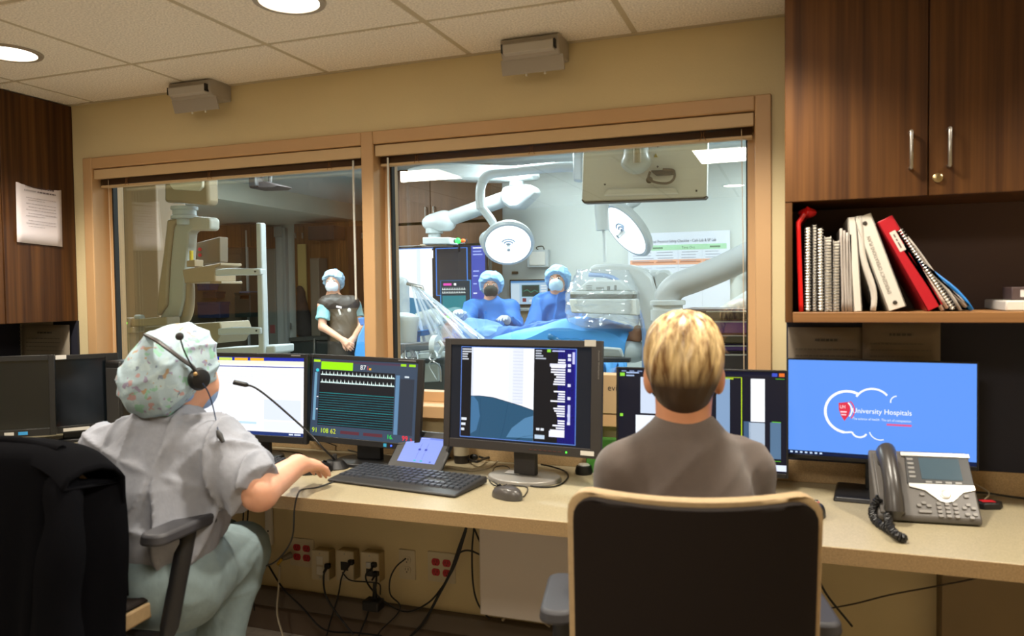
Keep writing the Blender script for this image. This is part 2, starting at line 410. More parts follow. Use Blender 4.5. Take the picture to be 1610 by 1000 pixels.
# raised mini blinds: valance, stacked slats, bottom rail, ladder tapes, wand, cord
m_slat = mat('blind_slat', '#5E4228', .5)
m_clear = mat('clear_wand', '#DADDD8', .15, spec=.8)
def blind(a, b, label, wand_x, cord_x):
    t = thing('window_blind', ((a + b) / 2, WY + .06, OZ1 - .12), label, 'blind', 'raised blinds in the control room window')
    MB().bx(a + .004, b - .004, WY - .002, WY + .012, OZ1 - .046, OZ1 - .004).build('valance', m_valance, t, world=True, bevel=.002)
    MB().bx(a + .008, b - .008, WY + .03, WY + .058, OZ1 - .043, OZ1 - .018).build('headrail', mat('headrail', '#8A7458', .4), t, world=True, bevel=.002)
    me = None
    for k in range(9):
        z = OZ1 - .046 - k * .0027
        o = MB().grid(lambda u, v: Vector((a + .01 + u * (b - a - .02), WY + .03 + v * .026, .0025 * (1 - (2 * v - 1) ** 2))), 1, 4).build('slat', m_slat, t, solid=.0016, world=True) if me is None else None
        if o is not None: me = o.data; o.location.z = z; base = z; continue
        o = bpy.data.objects.new('slat', me); COL.objects.link(o); o.parent = t; o.location = (random.uniform(-.002, .002), random.uniform(-.001, .001), z); s_ = o.modifiers.new('solid', 'SOLIDIFY'); s_.thickness = .0016
    MB().bx(a + .01, b - .01, WY + .028, WY + .06, OZ1 - .081, OZ1 - .0705).build('bottom_rail', m_valance, t, world=True, bevel=.003)
    for f in (.12, .45, .88):
        x = a + f * (b - a); tp = MB()
        for dx in (-.008, .008): tp.tube(spline([(x + dx, WY + .029, OZ1 - .043), (x + dx * .3, WY + .022, OZ1 - .06), (x + dx * 1.4, WY + .026, OZ1 - .078)], 4), .0011, 5)
        tp.build('ladder_cord', mat('cord_brown', '#8E6038', .8), t, world=True)
    MB().tube([(wand_x, WY + .024, OZ1 - .05), (wand_x, WY + .022, OZ1 - .13), (wand_x + .002, WY + .022, OZ1 - .6)], .0042, 8).build('wand', m_clear, t, world=True)
    if cord_x: MB().tube(spline([(cord_x, WY + .024, OZ1 - .05), (cord_x + .004, WY + .022, OZ1 - .4), (cord_x + .006, WY + .023, OZ1 - .85)], 4), .0013, 5).build('pull_cord', mat('cord_pale', '#C9B497', .8), t, world=True)
blind(*OL, 'brown raised blind bunched at the top of the left window', -1.645, OL[0] + .06)
blind(*OR_, 'brown raised blind bunched at the top of the right window', -1.49, -.17)

# wall box devices at the ceiling, one above each window
def fixture(xc, label):
    t = thing('wall_fixture', (xc, WY, 2.17), label, 'wall fixture', 'grey fixtures high on the window wall')
    m = mat('fixture_grey', '#A39C92', .45)
    MB().prism([(-.135, .0), (-.155, .03), (-.155, .075), (-.11, .092), (0, .092), (0, .0)], lambda y, z: Vector((-.125, y, z)), lambda y, z: Vector((.125, y, z))).build('housing', m, t, bevel=.006)
    MB().prism([(-.172, .014), (-.176, .05), (-.150, .058), (-.140, .012)], lambda y, z: Vector((-.108, y, z)), lambda y, z: Vector((.108, y, z))).build('bar', mat('fixture_bar', '#B7B2AA', .4), t, bevel=.003)
    for s in (-1, 1): MB().box((s * .112, -.158, .036), (.008, .032, .036)).build('bar_end', m_blackgloss, t, bevel=.003)
    MB().prism([(-.12, .0), (-.125, .004), (-.105, -.055), (-.098, -.055)], lambda y, z: Vector((-.135, y, z)), lambda y, z: Vector((.135, y, z))).build('flap', m, t, bevel=.003)
    for s in (-.03, .05): MB().lathe([(.005, -.064), (.004, -.054), (.003, -.05)], (s, -.1, 0), n=10).build('peg', m_white, t)
    t.scale = (.84, .84, .84); t.location.z = 2.203; return t
fixture(-2.31, 'smaller grey fixture above the left window at the ceiling')
fixture(-.855, 'larger looking grey fixture above the right window at the ceiling')

# ------------------------------------------------------------------ worktop
TOP = .775; DF = 2.005
ct = thing('worktop', (-.8, 2.33, TOP - .04), 'speckled beige laminate worktop running under the window', 'worktop')
MB().bx(-2.42, FLX1, DF + .003, WY, TOP - .04, TOP).build('top_surface', m_counter, ct, world=True, bevel=.003)
MB().bx(-2.42, FLX1, DF, DF + .003, TOP - .041, TOP - .001).build('edge_band', m_counteredge, ct, world=True)
MB().bx(-2.42, FLX1, WY - .016, WY, TOP, TOP + .07).build('upstand', m_counteredge, ct, world=True, bevel=.002)
cl = thing('side_worktop', (-2.95, 1.9, TOP - .04), 'darker return of the worktop below the left wall cabinet', 'worktop')
MB().bx(FLX0, -2.42, .9, WY, TOP - .04, TOP).build('top_surface', m_counter, cl, world=True, bevel=.003)
MB().bx(-2.42, -2.417, .9, DF, TOP - .041, TOP - .001).build('edge_band', m_counteredge, cl, world=True)
# gables that carry it
MB().bx(-2.36, -2.33, 2.1, WY, 0, TOP - .04).build('desk_gable', mat('gable', '#6B5A3E', .6), label='tan panel carrying the worktop at its left corner', cat='desk panel')
dp = thing('desk_pedestal', (1.0, 2.63, 0), 'tan brown cabinet under the right end of the worktop', 'pedestal')
m_ped = mat('pedestal_tan', '#85714F', .6, var=(4, .06))
MB().bx(.405, FLX1, 2.615, WY - .002, .02, TOP - .0415).build('body', m_ped, dp, world=True, bevel=.003)
for k in range(3): MB().bx(.408 + k * .42, .824 + k * .42, 2.60, 2.615, .06, TOP - .05).build('door', m_ped, dp, world=True, bevel=.003)

# cable raceway and baseboard
m_race = mat('raceway', '#5B4F42', .6)
MB().bx(-2.33, .40, WY - .045, WY, .115, .185).build('cable_raceway', m_race, bevel=.006, label='long dark brown raceway along the wall under the worktop', cat='raceway')
MB().bx(FLX0, FLX1, WY - .012, WY, 0, .115).build('baseboard_front', mat('baseboard', '#5A4A3C', .6), smooth=False, kind='structure')
# slotted standard on the wall
t = thing('slotted_standard', (-2.06, WY - .01, .36), 'white slotted metal strip on the wall behind the seated person', 'bracket')
MB().bx(-2.075, -2.045, WY - .018, WY - .002, .36, TOP - .04).build('strip', m_white, t, world=True, bevel=.002)
for z in (.42, .56): MB().cyl((-2.06, WY - .019, z), (-2.06, WY - .0175, z), .004, n=10).build('screw', m_black, t, world=True)
MB().bx(-1.05, -.58, 2.50, 2.66, .262, .69).build('under_desk_panel', mat('panel_white', '#CFC6BE', .4), bevel=.006, label='plain white panel hanging under the worktop beside the armrest', cat='panel')

# ------------------------------------------------------------------ outlets
m_red = mat('outlet_red', '#B3202A', .4)
def plate(t, w_, h_, y): MB().prism(rrect(w_, h_, .006), lambda x, z: Vector((x, y, z)), lambda x, z: Vector((x * .96, y - .006, z * .97))).build('plate', m_beigep, t)
def receptacle(t, x, z, m, y):
    r_ = MB().prism([(a * 1.0, max(-.0135, min(.0135, b))) for a, b in [(.0172 * math.cos(R(k * 15)), .0172 * math.sin(R(k * 15))) for k in range(24)]],
                   lambda a, b: Vector((x + a, y - .005, z + b)), lambda a, b: Vector((x + a, y - .0085, z + b))).build('receptacle', m, t)
    s_ = MB()
    for dx, hh in ((-.006, .008), (.006, .010)): s_.box((x + dx, y - .0086, z + .003), (.0022, .001, hh))
    s_.cyl((x, y - .0086, z - .008), (x, y - .0091, z - .008), .0025, n=10)
    s_.build('slots', m_black, r_)
def quad(x, z, label):
    t = thing('wall_outlet', (x, WY, z), label, 'outlet', 'quad outlets with red sockets'); plate(t, .118, .118, 0)
    for sx in (-.023, .023):
        for sz in (-.0195, .0195): receptacle(t, sx, sz, m_red, 0)
    return t
quad(-1.905, .342, 'beige quad outlet with red sockets and a grey plug, nearest the seated person')
quad(-1.275, .350, 'beige quad outlet with four free red sockets beside the white panel')
t = thing('wall_outlet', (-1.422, WY, .345), 'narrow beige duplex outlet with dark sockets between box and red outlet', 'outlet'); plate(t, .072, .118, 0)
for sz in (-.0195, .0195): receptacle(t, 0, sz, m_beigep, 0)
def surface_box(x, z, label, ports):
    t = thing('outlet_box', (x, WY, z), label, 'outlet box', 'surface mounted boxes under the worktop')
    MB().bx(-.038, .038, -.048, 0, -.058, .058).build('box', mat('box_tan', '#A8946A', .5), t, bevel=.004)
    MB().prism(rrect(.078, .122, .005), lambda a, b: Vector((a, -.048, b)), lambda a, b: Vector((a * .96, -.054, b * .97))).build('plate', m_beigep, t)
    for (px, pz, pw, ph, mm) in ports: MB().bx(px - pw / 2, px + pw / 2, -.0565, -.053, pz - ph / 2, pz + ph / 2).build('port', mm, t, bevel=.002)
    for sz in (-.048, .048): MB().cyl((0, -.0535, sz), (0, -.0555, sz), .003, n=10).build('screw', m_metal, t)
surface_box(-1.787, .318, 'surface box with a duplex socket, left of the other two boxes', [(0, .02, .03, .034, m_white), (0, -.02, .03, .034, m_white)])
surface_box(-1.673, .328, 'surface box with one black data plug, middle of the three boxes', [(0, 0, .034, .034, m_dgrey)])
surface_box(-1.56, .333, 'surface box with two black plugs, right of the other two boxes', [(0, .012, .03, .022, m_metal), (0, -.018, .03, .03, m_dgrey)])

# ------------------------------------------------------------------ left wall cabinet (faces right), with notice
LCX = -3.095; LCZ0 = 1.293
lc = thing('wall_cabinet', (-3.27, 1.6, LCZ0), 'dark walnut cabinet on the left wall with a taped notice', 'cabinet')
MB().bx(FLX0, LCX - .02, .3, WY - .001, LCZ0, CEIL - .002).build('body', m_wood, lc, world=True, bevel=.002)
for (y0, y1) in ((2.322, 2.668), (1.872, 2.318), (1.422, 1.868), (.972, 1.418)):
    MB().bx(LCX - .02, LCX, y0, y1, LCZ0, CEIL - .004).build('door', m_wood, lc, world=True, bevel=.002)
MB().bx(FLX0, FLX0 + .008, .3, WY, TOP, LCZ0).build('splash_panel', m_navy, smooth=False, kind='structure')
MB().bx(FLX0 + .008, LCX + .002, WY - .01, WY, TOP, LCZ0).build('splash_panel', m_navy, smooth=False, kind='structure')

def sheet(name, w_, h_, label, paint, base='#D9D2D6', cat='paper', group=None, curl=.004):
    """a printed sheet in its local xz plane facing -y, slightly curled"""
    t = thing(name, (0, 0, 0), label, cat, group)
    P_ = Panel(w_, h_); 
    MB().grid(lambda u, v: Vector(((u - .5) * w_, -curl * (2 * u - 1) ** 2 * (1 - v) , v * h_)), 8, 6).build('sheet', mat(name + '_stock' + base, base, .75), t, solid=.0006)
    P_.y = -.0012 - curl; paint(P_); P_.build('print', m_paper, t, smooth=False, kind='stuff'); return t
def notice(P_):
    P_.y = -.0042
    P_.text(.18, .86, .05, 'Troubleshooting the', '#4A4048', 'l', .46); P_.scribble(.67, .86, .82, .022, '#6A6068', seed=78); P_.text(.16, .80, .05, 'connection', '#4A4048', 'l', .26); P_.scribble(.45, .80, .86, .022, '#6A6068', seed=77)
    for k, v in enumerate((.70, .665, .61, .56, .515, .46, .42, .35, .305, .26)): P_.scribble(.2 + (.05 if k % 2 else 0), v, .86 - (.25 if k in (1, 6, 9) else 0), .007, '#8A7F86', seed=k)
n = sheet('notice_paper', .216, .279, 'white typed notice taped to the left walnut cabinet', notice, '#DCD3D8', 'paper')
n.location = (LCX + .006, 2.482, 1.632); n.rotation_euler = (R(-1.5), R(2.5), R(90))
def lines(P_, seed=0, n=9):
    P_.y = -.006
    P_.scribble(.35, .84, .65, .03, '#55504A', seed=seed + 5)
    for k in range(n): P_.scribble(.1, .74 - k * .075, .9 - .2 * random.Random(seed + k).random(), .014, '#6B6459', seed=seed + k)
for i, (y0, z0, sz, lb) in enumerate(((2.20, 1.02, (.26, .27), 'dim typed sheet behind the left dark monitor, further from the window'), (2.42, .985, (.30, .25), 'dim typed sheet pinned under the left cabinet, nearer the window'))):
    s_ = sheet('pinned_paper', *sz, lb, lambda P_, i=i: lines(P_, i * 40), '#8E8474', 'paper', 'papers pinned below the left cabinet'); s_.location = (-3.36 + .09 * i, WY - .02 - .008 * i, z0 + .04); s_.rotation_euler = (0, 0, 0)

# ------------------------------------------------------------------ right wall cabinet with open shelf
RX0, RY = -.03, 2.33; RZ0, RZ1, RZ2 = 1.303, 1.332, 1.645
rc = thing('wall_cabinet', (.6, 2.5, RZ0), 'walnut wall cabinet over an open binder shelf on the right', 'cabinet')
MB().bx(RX0, RX0 + .02, RY, WY, RZ0, CEIL).build('side_panel', m_wood, rc, world=True, bevel=.002)
MB().bx(RX0 + .02, FLX1, RY, WY, RZ0, RZ1).build('shelf', m_woodedge, rc, world=True, bevel=.002)
MB().bx(RX0 + .02, FLX1, RY + .02, WY, RZ2, CEIL).build('body', m_wood, rc, world=True)
MB().bx(RX0 + .02, FLX1, WY - .012, WY, RZ1, RZ2).build('back_panel', mat('shelf_back', '#4A332A', .6), rc, world=True)
for i, (x0, x1) in enumerate(((RX0, .3275), (.3305, .688), (.691, 1.05), (1.053, 1.41))):
    d = MB().bx(x0, x1, RY - .002, RY + .018, RZ2 - .004, CEIL - .004).build('door', m_wood, rc, world=True, bevel=.002)
    hx = x1 - .042 if i % 2 == 0 else x0 + .045
    MB().tube([(hx, RY - .002, 1.715), (hx, RY - .024, 1.715), (hx, RY - .026, 1.722), (hx, RY - .026, 1.803), (hx, RY - .024, 1.81), (hx, RY - .002, 1.81)], .0048, 10).build('handle', m_metal, d, world=True)
    if i % 2: MB().lathe([(.012, 0), (.012, .006), (.009, .008), (.003, .008), (.003, .005)], (x0 + .02, RY - .002, 1.686), n=20, mtx=Matrix.Rotation(R(90), 3, 'X')).build('lock', mat('brass_lock', '#B3A078', .3, metal=1), d, world=True)
# dark fabric splash behind monitors, pinned papers
MB().bx(-.03, FLX1, WY - .012, WY, TOP + .07, RZ0).build('splash_panel', m_navy, smooth=False, kind='structure')
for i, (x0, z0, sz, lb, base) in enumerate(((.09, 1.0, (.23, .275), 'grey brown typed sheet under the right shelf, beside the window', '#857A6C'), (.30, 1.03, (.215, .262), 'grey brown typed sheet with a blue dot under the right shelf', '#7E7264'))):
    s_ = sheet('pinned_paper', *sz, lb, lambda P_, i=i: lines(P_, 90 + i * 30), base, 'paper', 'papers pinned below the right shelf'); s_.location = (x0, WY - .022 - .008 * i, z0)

# ------------------------------------------------------------------ binders and books on the shelf
SY0, SY1 = RY + .03, RY + .25
def book(name, x, w_, h_, lean, label, m, cat, extra=None, pages=None, group='binders and books on the open shelf'):
    """spine faces -y, bottom left corner at x on the shelf, leaning left by lean degrees"""
    t = thing(name, (x, SY0, RZ1 + .0005), label, cat, group); t.rotation_euler = (0, R(-lean), 0)
    if lean > 0: t.location.z += 0
    if extra: extra(t, w_, h_)
    return t
def binder_shell(m, y0=0, depth=.24):
    def f(t, w_, h_):
        MB().bx(0, .004, y0, depth, 0, h_).build('cover', m, t, bevel=.0015); MB().bx(w_ - .004, w_, y0, depth, 0, h_).build('cover', m, t, bevel=.0015)
        MB().bx(0, w_, y0, y0 + .004, 0, h_).build('spine', m, t, bevel=.0015)
        MB().bx(.006, w_ - .006, y0 + .012, depth - .008, .006, h_ - .01).build('pages', mat('page_block', '#D9D2C4', .8, var=(300, .1, (1, .02, .02))), t)
    return f
mw = mat('binder_white', '#D5D0C6', .4); mr = mat('binder_red', '#B01423', .4)
def wire_book(mcover, mwire, depth=.21):
    def f(t, w_, h_):
        MB().bx(0, .002, .006, depth, 0, h_).build('cover', mcover, t); MB().bx(w_ - .002, w_, .006, depth, 0, h_).build('cover', mcover, t)
        MB().bx(.002, w_ - .002, .009, depth - .003, .002, h_ - .003).build('pages', mat('page_block', '#D9D2C4', .8), t)
        rings = MB(); n = int(h_ / .0085)
        for k in range(n):
            z = .008 + k * (h_ - .016) / (n - 1)
            rings.tube([(w_ / 2 + w_ * .62 * math.cos(a), .004 + .006 * math.sin(a), z) for a in [2 * math.pi * q_ / 9 for q_ in range(10)]], .0012, 4, cap=False)
        rings.build('coil', mwire, t, kind='stuff')
    return f
def soft(m, n=3, depth=.22, bulge=.008):
    def f(t, w_, h_):
        for k in range(n):
            x0 = w_ * k / n
            MB().grid(lambda u, v: Vector((x0 + w_ / n * .5 + bulge * math.sin(v * 5 + k) * (1 - v), .0 + u * depth, v * (h_ - .006 * k))), 4, 8).build('sheaf', m, t, solid=w_ / n * .8)
    return f
mblk = mat('cover_black', '#1A1719', .4); mwir = mat('wire_steel', '#C9C5BE', .3, metal=.8); mblw = mat('wire_black', '#15120F', .4)
mgr = mat('page_grey', '#A9A19A', .7, var=(260, .18, (1, .02, .02))); mgw = mat('pages_white', '#C9C3BC', .7, var=(260, .12, (1, .02, .02)))
# red plastic bag bunched at the very left
def redbag(t, w_, h_):
    MB().grid(lambda u, v: Vector((.004 + .009 * (1 - v) + .010 * math.sin(v * 9) * u * .3 + (.03 * max(0, v - .86) / .14), u * .2, v * h_)), 5, 14).build('bag', mat('red_film', '#D01818', .3), t, solid=.012)
    MB().ell((.03, .05, h_ - .012), (.026, .06, .014), 12).build('knot', MATS['red_film'], t)
book('red_folder', .0, .02, .295, 0, 'bright red bag squeezed at the left end of the shelf', mr, 'bag', redbag)
book('spiral_book', .024, .014, .242, 0, 'black spiral bound book with steel coil beside the red bag', mblk, 'book', wire_book(mblk, mwir))
book('spiral_book', .042, .013, .248, 0, 'thin black spiral book with black coil, second of the spirals', mblk, 'book', wire_book(mblk, mblw))
book('spiral_book', .058, .014, .238, .5, 'dark spiral book with pale coil, third of the spirals', mblk, 'book', wire_book(mblk, mwir))
book('tabbed_binder', .076, .018, .212, .5, 'short white tabbed coil book between spirals and grey pages', mgw, 'book', wire_book(mgw, mblw))
book('tabbed_binder', .097, .016, .200, 0, 'shorter white coil book, right of the tabbed one', mgw, 'book', wire_book(mgw, mblw))
book('paper_stack', .118, .030, .232, 1, 'grey stack of loose bound pages standing on the shelf', mgr, 'papers', soft(mgr, 4, .22, .0015))
book('white_binder', .150, .022, .262, 3.5, 'slim white binder leaning beside the grey page stack', mw, 'binder', binder_shell(mw))
def bagged(t, w_, h_):
    MB().grid(lambda u, v: Vector((w_ * .5 + .012 * math.sin(7 * v + 2 * u) * (1 - v) + .01 * v, .0 + u * .2, v * h_)), 6, 16).build('sleeve', mat('plastic_sleeve', '#CFCAC2', .15, coat=.5), t, solid=w_ * .55)
book('plastic_sleeve', .186, .026, .265, 10, 'crumpled shiny plastic sleeve of papers before the plan binder', mw, 'folder', bagged)
def plan(t, w_, h_):
    binder_shell(mw)(t, w_, h_)
    vs, fs, wd = letters('EMERGENCY OPERATIONS PLAN'); k = .0135; P_ = MB()
    P_.add([(w_ / 2 - .004 + b * k, -.0006, .045 + a * (h_ - .105) / wd) for a, b in [(a, -b + .3) for a, b in vs]], [f[::-1] for f in fs], lin('#7A746C'))
    P_.build('spine_lettering', m_paper, t, smooth=False)
    for z in (.018, h_ - .022): MB().lathe([(.006, 0), (.005, .002), (.002, .0025)], (w_ / 2, 0, z), n=14, mtx=Matrix.Rotation(R(90), 3, 'X')).build('rivet', mat('rivet_dark', '#4A4640', .4, metal=.6), t)
book('white_binder', .238, .046, .272, 19, 'white binder with grey spine lettering leaning left', mw, 'binder', plan)
def redb(t, w_, h_):
    binder_shell(mr)(t, w_, h_)
    P_ = Panel(.016, .06, w_ / 2, h_ - .10, -.0008); P_.rect(0, 0, 1, 1, '#D8CDC4').up(); P_.rect(.35, .15, .6, .45, '#6A5E5C').rect(.35, .5, .6, .62, '#6A5E5C').rect(.35, .68, .6, .85, '#6A5E5C'); P_.build('spine_label', m_paper, t, smooth=False)
book('red_binder', .334, .042, .275, 27, 'red binder with white spine label leaning left', mr, 'binder', redb)
book('paper_sheaf', .366, .018, .25, 29, 'cream folder of papers leaning on the red binder', mw, 'folder', soft(mat('folder_cream', '#C2A89A', .7), 2, .22, .004))
book('spiral_book', .392, .012, .262, 31, 'dark spiral book with steel coil leaning among the folders', mblk, 'book', wire_book(mblk, mwir))
book('paper_sheaf', .410, .020, .25, 36, 'grey sheaf of papers sagging beside the leaning spiral book', mgr, 'folder', soft(mgr, 3, .22, .01))
book('blue_folder', .436, .010, .245, 43, 'bright blue folder slumped at the right of the leaning row', mgr, 'folder', soft(mat('folder_blue', '#1B78C8', .5), 1, .22, .012))
t = thing('flat_binder', (.56, SY0 + .02, RZ1), 'white binder lying flat at the right end of the shelf', 'binder')
MB().bx(-.04, .28, 0, .25, 0, .028).build('cover', mw, t, bevel=.004)
t = thing('small_box', (.56, SY0 + .05, RZ1 + .0285), 'small dark box with white label on the flat binder', 'box')
MB().bx(-.02, .11, 0, .1, 0, .035).build('body', mat('box_brown', '#4A3A38', .5), t, bevel=.003)
MB().bx(.0, .085, -.001, .001, .008, .027).build('label_sticker', mat('sticker', '#CFC7C4', .6), t)
# ================================================================== DESK
def monitor(name, label, x, y, rz, w_, h_, zc, paint, bez=(.014, .014, .014, .02), tilt=3, roll=0, thick=.045, m=None, base=None, neck=.05, group='monitors on the worktop', extras=None, mb=None, off=.0):
    m = m or m_black
    t = thing(name, (x, y, TOP), label, 'monitor', group, R(rz))
    T = Matrix.Translation((off, 0, zc - TOP)) @ Matrix.Rotation(R(roll), 4, 'Y') @ Matrix.Rotation(R(-tilt), 4, 'X')
    l, r, tp, bt = bez
    c = MB()
    c.box((0, .016, 0), (w_ - .006, .012, h_ - .006)); c.box((0, .022 + thick * .4, -.01), (w_ * .62, thick * .8, h_ * .6))
    c.xf(T).build('casing', m, t, bevel=.005)
    fr = MB()
    fr.bx(-w_ / 2, -w_ / 2 + l, -.004, .012, -h_ / 2, h_ / 2); fr.bx(w_ / 2 - r, w_ / 2, -.004, .012, -h_ / 2, h_ / 2)
    fr.bx(-w_ / 2 + l, w_ / 2 - r, -.004, .012, h_ / 2 - tp, h_ / 2); fr.bx(-w_ / 2 + l, w_ / 2 - r, -.004, .012, -h_ / 2, -h_ / 2 + bt)
    fr.xf(T).build('bezel', mb or m, t, bevel=.0015)
    sw, sh = w_ - l - r, h_ - tp - bt
    P_ = Panel(sw, sh, (l - r) / 2, -h_ / 2 + bt, .002); paint(P_); P_.xf(T)
    P_.build('screen', m_screen if paint is not dark_screen else m_off, t, smooth=False, kind='stuff')
    if extras: extras(t, T, w_, h_)
    zb = zc - TOP
    if neck: MB().bx(off - neck, off + neck, .03, .055, .012, zb).build('stand_neck', m, t, bevel=.004)
    bw, bd, bm = base or (.22, .16, m)
    MB().prism([(bw / 2 * math.cos(a), .03 + bd / 2 * math.sin(a)) for a in [2 * math.pi * k / 36 for k in range(36)]] if bd > 0 else rrect(bw, -bd, .01),
               lambda a, b: Vector((a + off, b, 0)), lambda a, b: Vector((a * .96 + off, b * .96, .014))).build('stand_base', bm, t, bevel=.003)
    return t
m_off = printed('dark_screen', 0, .12)
def dark_screen(P_): P_.rect(0, 0, 1, 1, (.004, .006, .008))
def sticker(t, T, x, z, w_, h_, col='#C9C6C0'): MB().bx(x - w_ / 2, x + w_ / 2, -.0055, -.0042, z - h_ / 2, z + h_ / 2).xf(T).build('sticker', mat('sticker_' + col, col, .6), t)

# --- text-entry screen in front of the seated person in scrubs
def p_white(P_):
    P_.rect(0, 0, 1, 1, '#F6F8FF').up(); P_.rect(0, .955, 1, 1, '#2330A8').rect(0, .905, 1, .955, '#FBF7D8').rect(0, .872, 1, .885, '#2A3392').rect(0, 0, 1, .045, '#16306E').up()
    for k in range(4): P_.rect(.02 + k * .155, .957, .15 + k * .155, .992, '#F3B62C' if k != 1 else '#CFE05A')
    for k in range(7): P_.rect(.04, .66 + k * .03, .96, .663 + k * .03, '#C9D0EE')
    for k in range(3): P_.rect(.4 + k * .1, .70, .402 + k * .1, .84, '#D5DBF2')
    for k in range(14): P_.rect(.04, .10 + k * .035, .62, .102 + k * .035, '#E3E8F6')
    P_.rect(.62, .2, .97, .46, '#DCE4F8').rect(.62, .06, .97, .18, '#E6ECFA').rect(.1, .135, .55, .165, '#BFDDF2').up()
    P_.rect(.86, .014, .90, .032, '#D8E2F4').rect(.91, .014, .97, .032, '#D8E2F4'); P_.rect(.006, .006, .04, .038, '#2FA84A')
def ex_white(t, T, w_, h_): sticker(t, T, -.02, -h_ / 2 + .012, .05, .012); MB().bx(w_ / 2 - .07, w_ / 2 - .03, -.0055, -.0042, h_ / 2 - .009, h_ / 2 - .004).xf(T).build('logo', mat('logo_grey', '#6A6A6A', .5), t)
monitor('computer_monitor', 'black monitor with a white records screen beside the patterned cap', -1.95, 2.43, 1, .50, .335, 1.012, p_white, (.016, .016, .016, .026), 3, extras=ex_white)

# --- vital signs monitor
def p_ecg(P_):
    P_.rect(0, 0, 1, 1, '#36465A').up(); P_.rect(.01, .955, .99, .985, '#4A3A4E').rect(.07, .14, .79, .86, '#0E1116').rect(.84, .10, .97, .80, '#2C3440').rect(.80, .10, .835, .84, '#5C83A6').rect(.02, .2, .045, .82, '#6F9CB8').up()
    P_.rect(.08, .865, .39, .965, '#9BE800').rect(.005, .957, .07, .985, '#B6E21C').rect(.84, .955, .89, .985, '#9BD81C').rect(.915, .955, .975, .985, '#9BD81C')
    P_.text(.46, .885, .085, '87', '#F2F4F2').text(.52, .885, .075, '1', '#E03A2A').rect(.545, .885, .565, .91, '#E8B21C')
    for r_, v in enumerate((.80, .70)):
        P_.rect(.08, v - .008, .79, v + .002, '#DDF4F2'); n = 19
        for k in range(n):
            u = .09 + k * .7 / n; P_.poly([(u, v), (u + .012, v), (u + .006, v + .045)], '#EAFBF8'); P_.poly([(u + .016, v), (u + .03, v), (u + .023, v + .016)], '#BFE6E2')
    for k in range(14): P_.rect(.075, .155 + k * .031, .79, .162 + k * .031, '#1A8F94' if k in (6, 13) else '#136A74')
    for k, (u, s_, c) in enumerate(((.02, '91', '#C8E81C'), (.10, '108', '#C8E81C'), (.20, '62', '#D8E01C'))): P_.text(u, .045, .085, s_, c)
    for u0, u1 in ((.30, .48), (.52, .70)): P_.rect(u0, .05, u1, .09, '#5A2A34')
    P_.text(.74, .04, .075, '16.', '#20E040').text(.88, .035, .085, '99', '#FF2A30', 'l').text(.975, .035, .05, '%', '#FF2A30', 'r')
    P_.rect(.88, .815, .92, .835, '#D8E4EC').rect(.05, .5, .066, .51, '#FFFFFF').rect(.05, .34, .066, .35, '#FFFFFF')
    P_.poly([(.045 + .016 * math.cos(a), .85 + .022 * math.sin(a)) for a in [k * .63 for k in range(10)]], '#39C6D8')
def ex_ecg(t, T, w_, h_):
    sticker(t, T, .10, -h_ / 2 + .011, .012, .012, '#2F9CC8'); MB().cyl((.125, -.0042, -h_ / 2 + .011), (.125, -.0056, -h_ / 2 + .011), .003, n=10).xf(T).build('power_light', mat('led_blue', '#2040D0', .4, emit=('#3050FF', 3)), t)
    MB().bx(w_ / 2 - .10, w_ / 2 - .03, -.0055, -.0042, h_ / 2 - .009, h_ / 2 - .005).xf(T).build('logo', mat('logo_grey', '#6A6A6A', .5), t)
monitor('vital_signs_monitor', 'black monitor showing heart traces and teal lines, tilted a little', -1.485, 2.47, 0, .475, .325, 1.008, p_ecg, (.014, .022, .016, .022), 5, roll=1.6, base=(.26, .19, m_black), extras=ex_ecg)

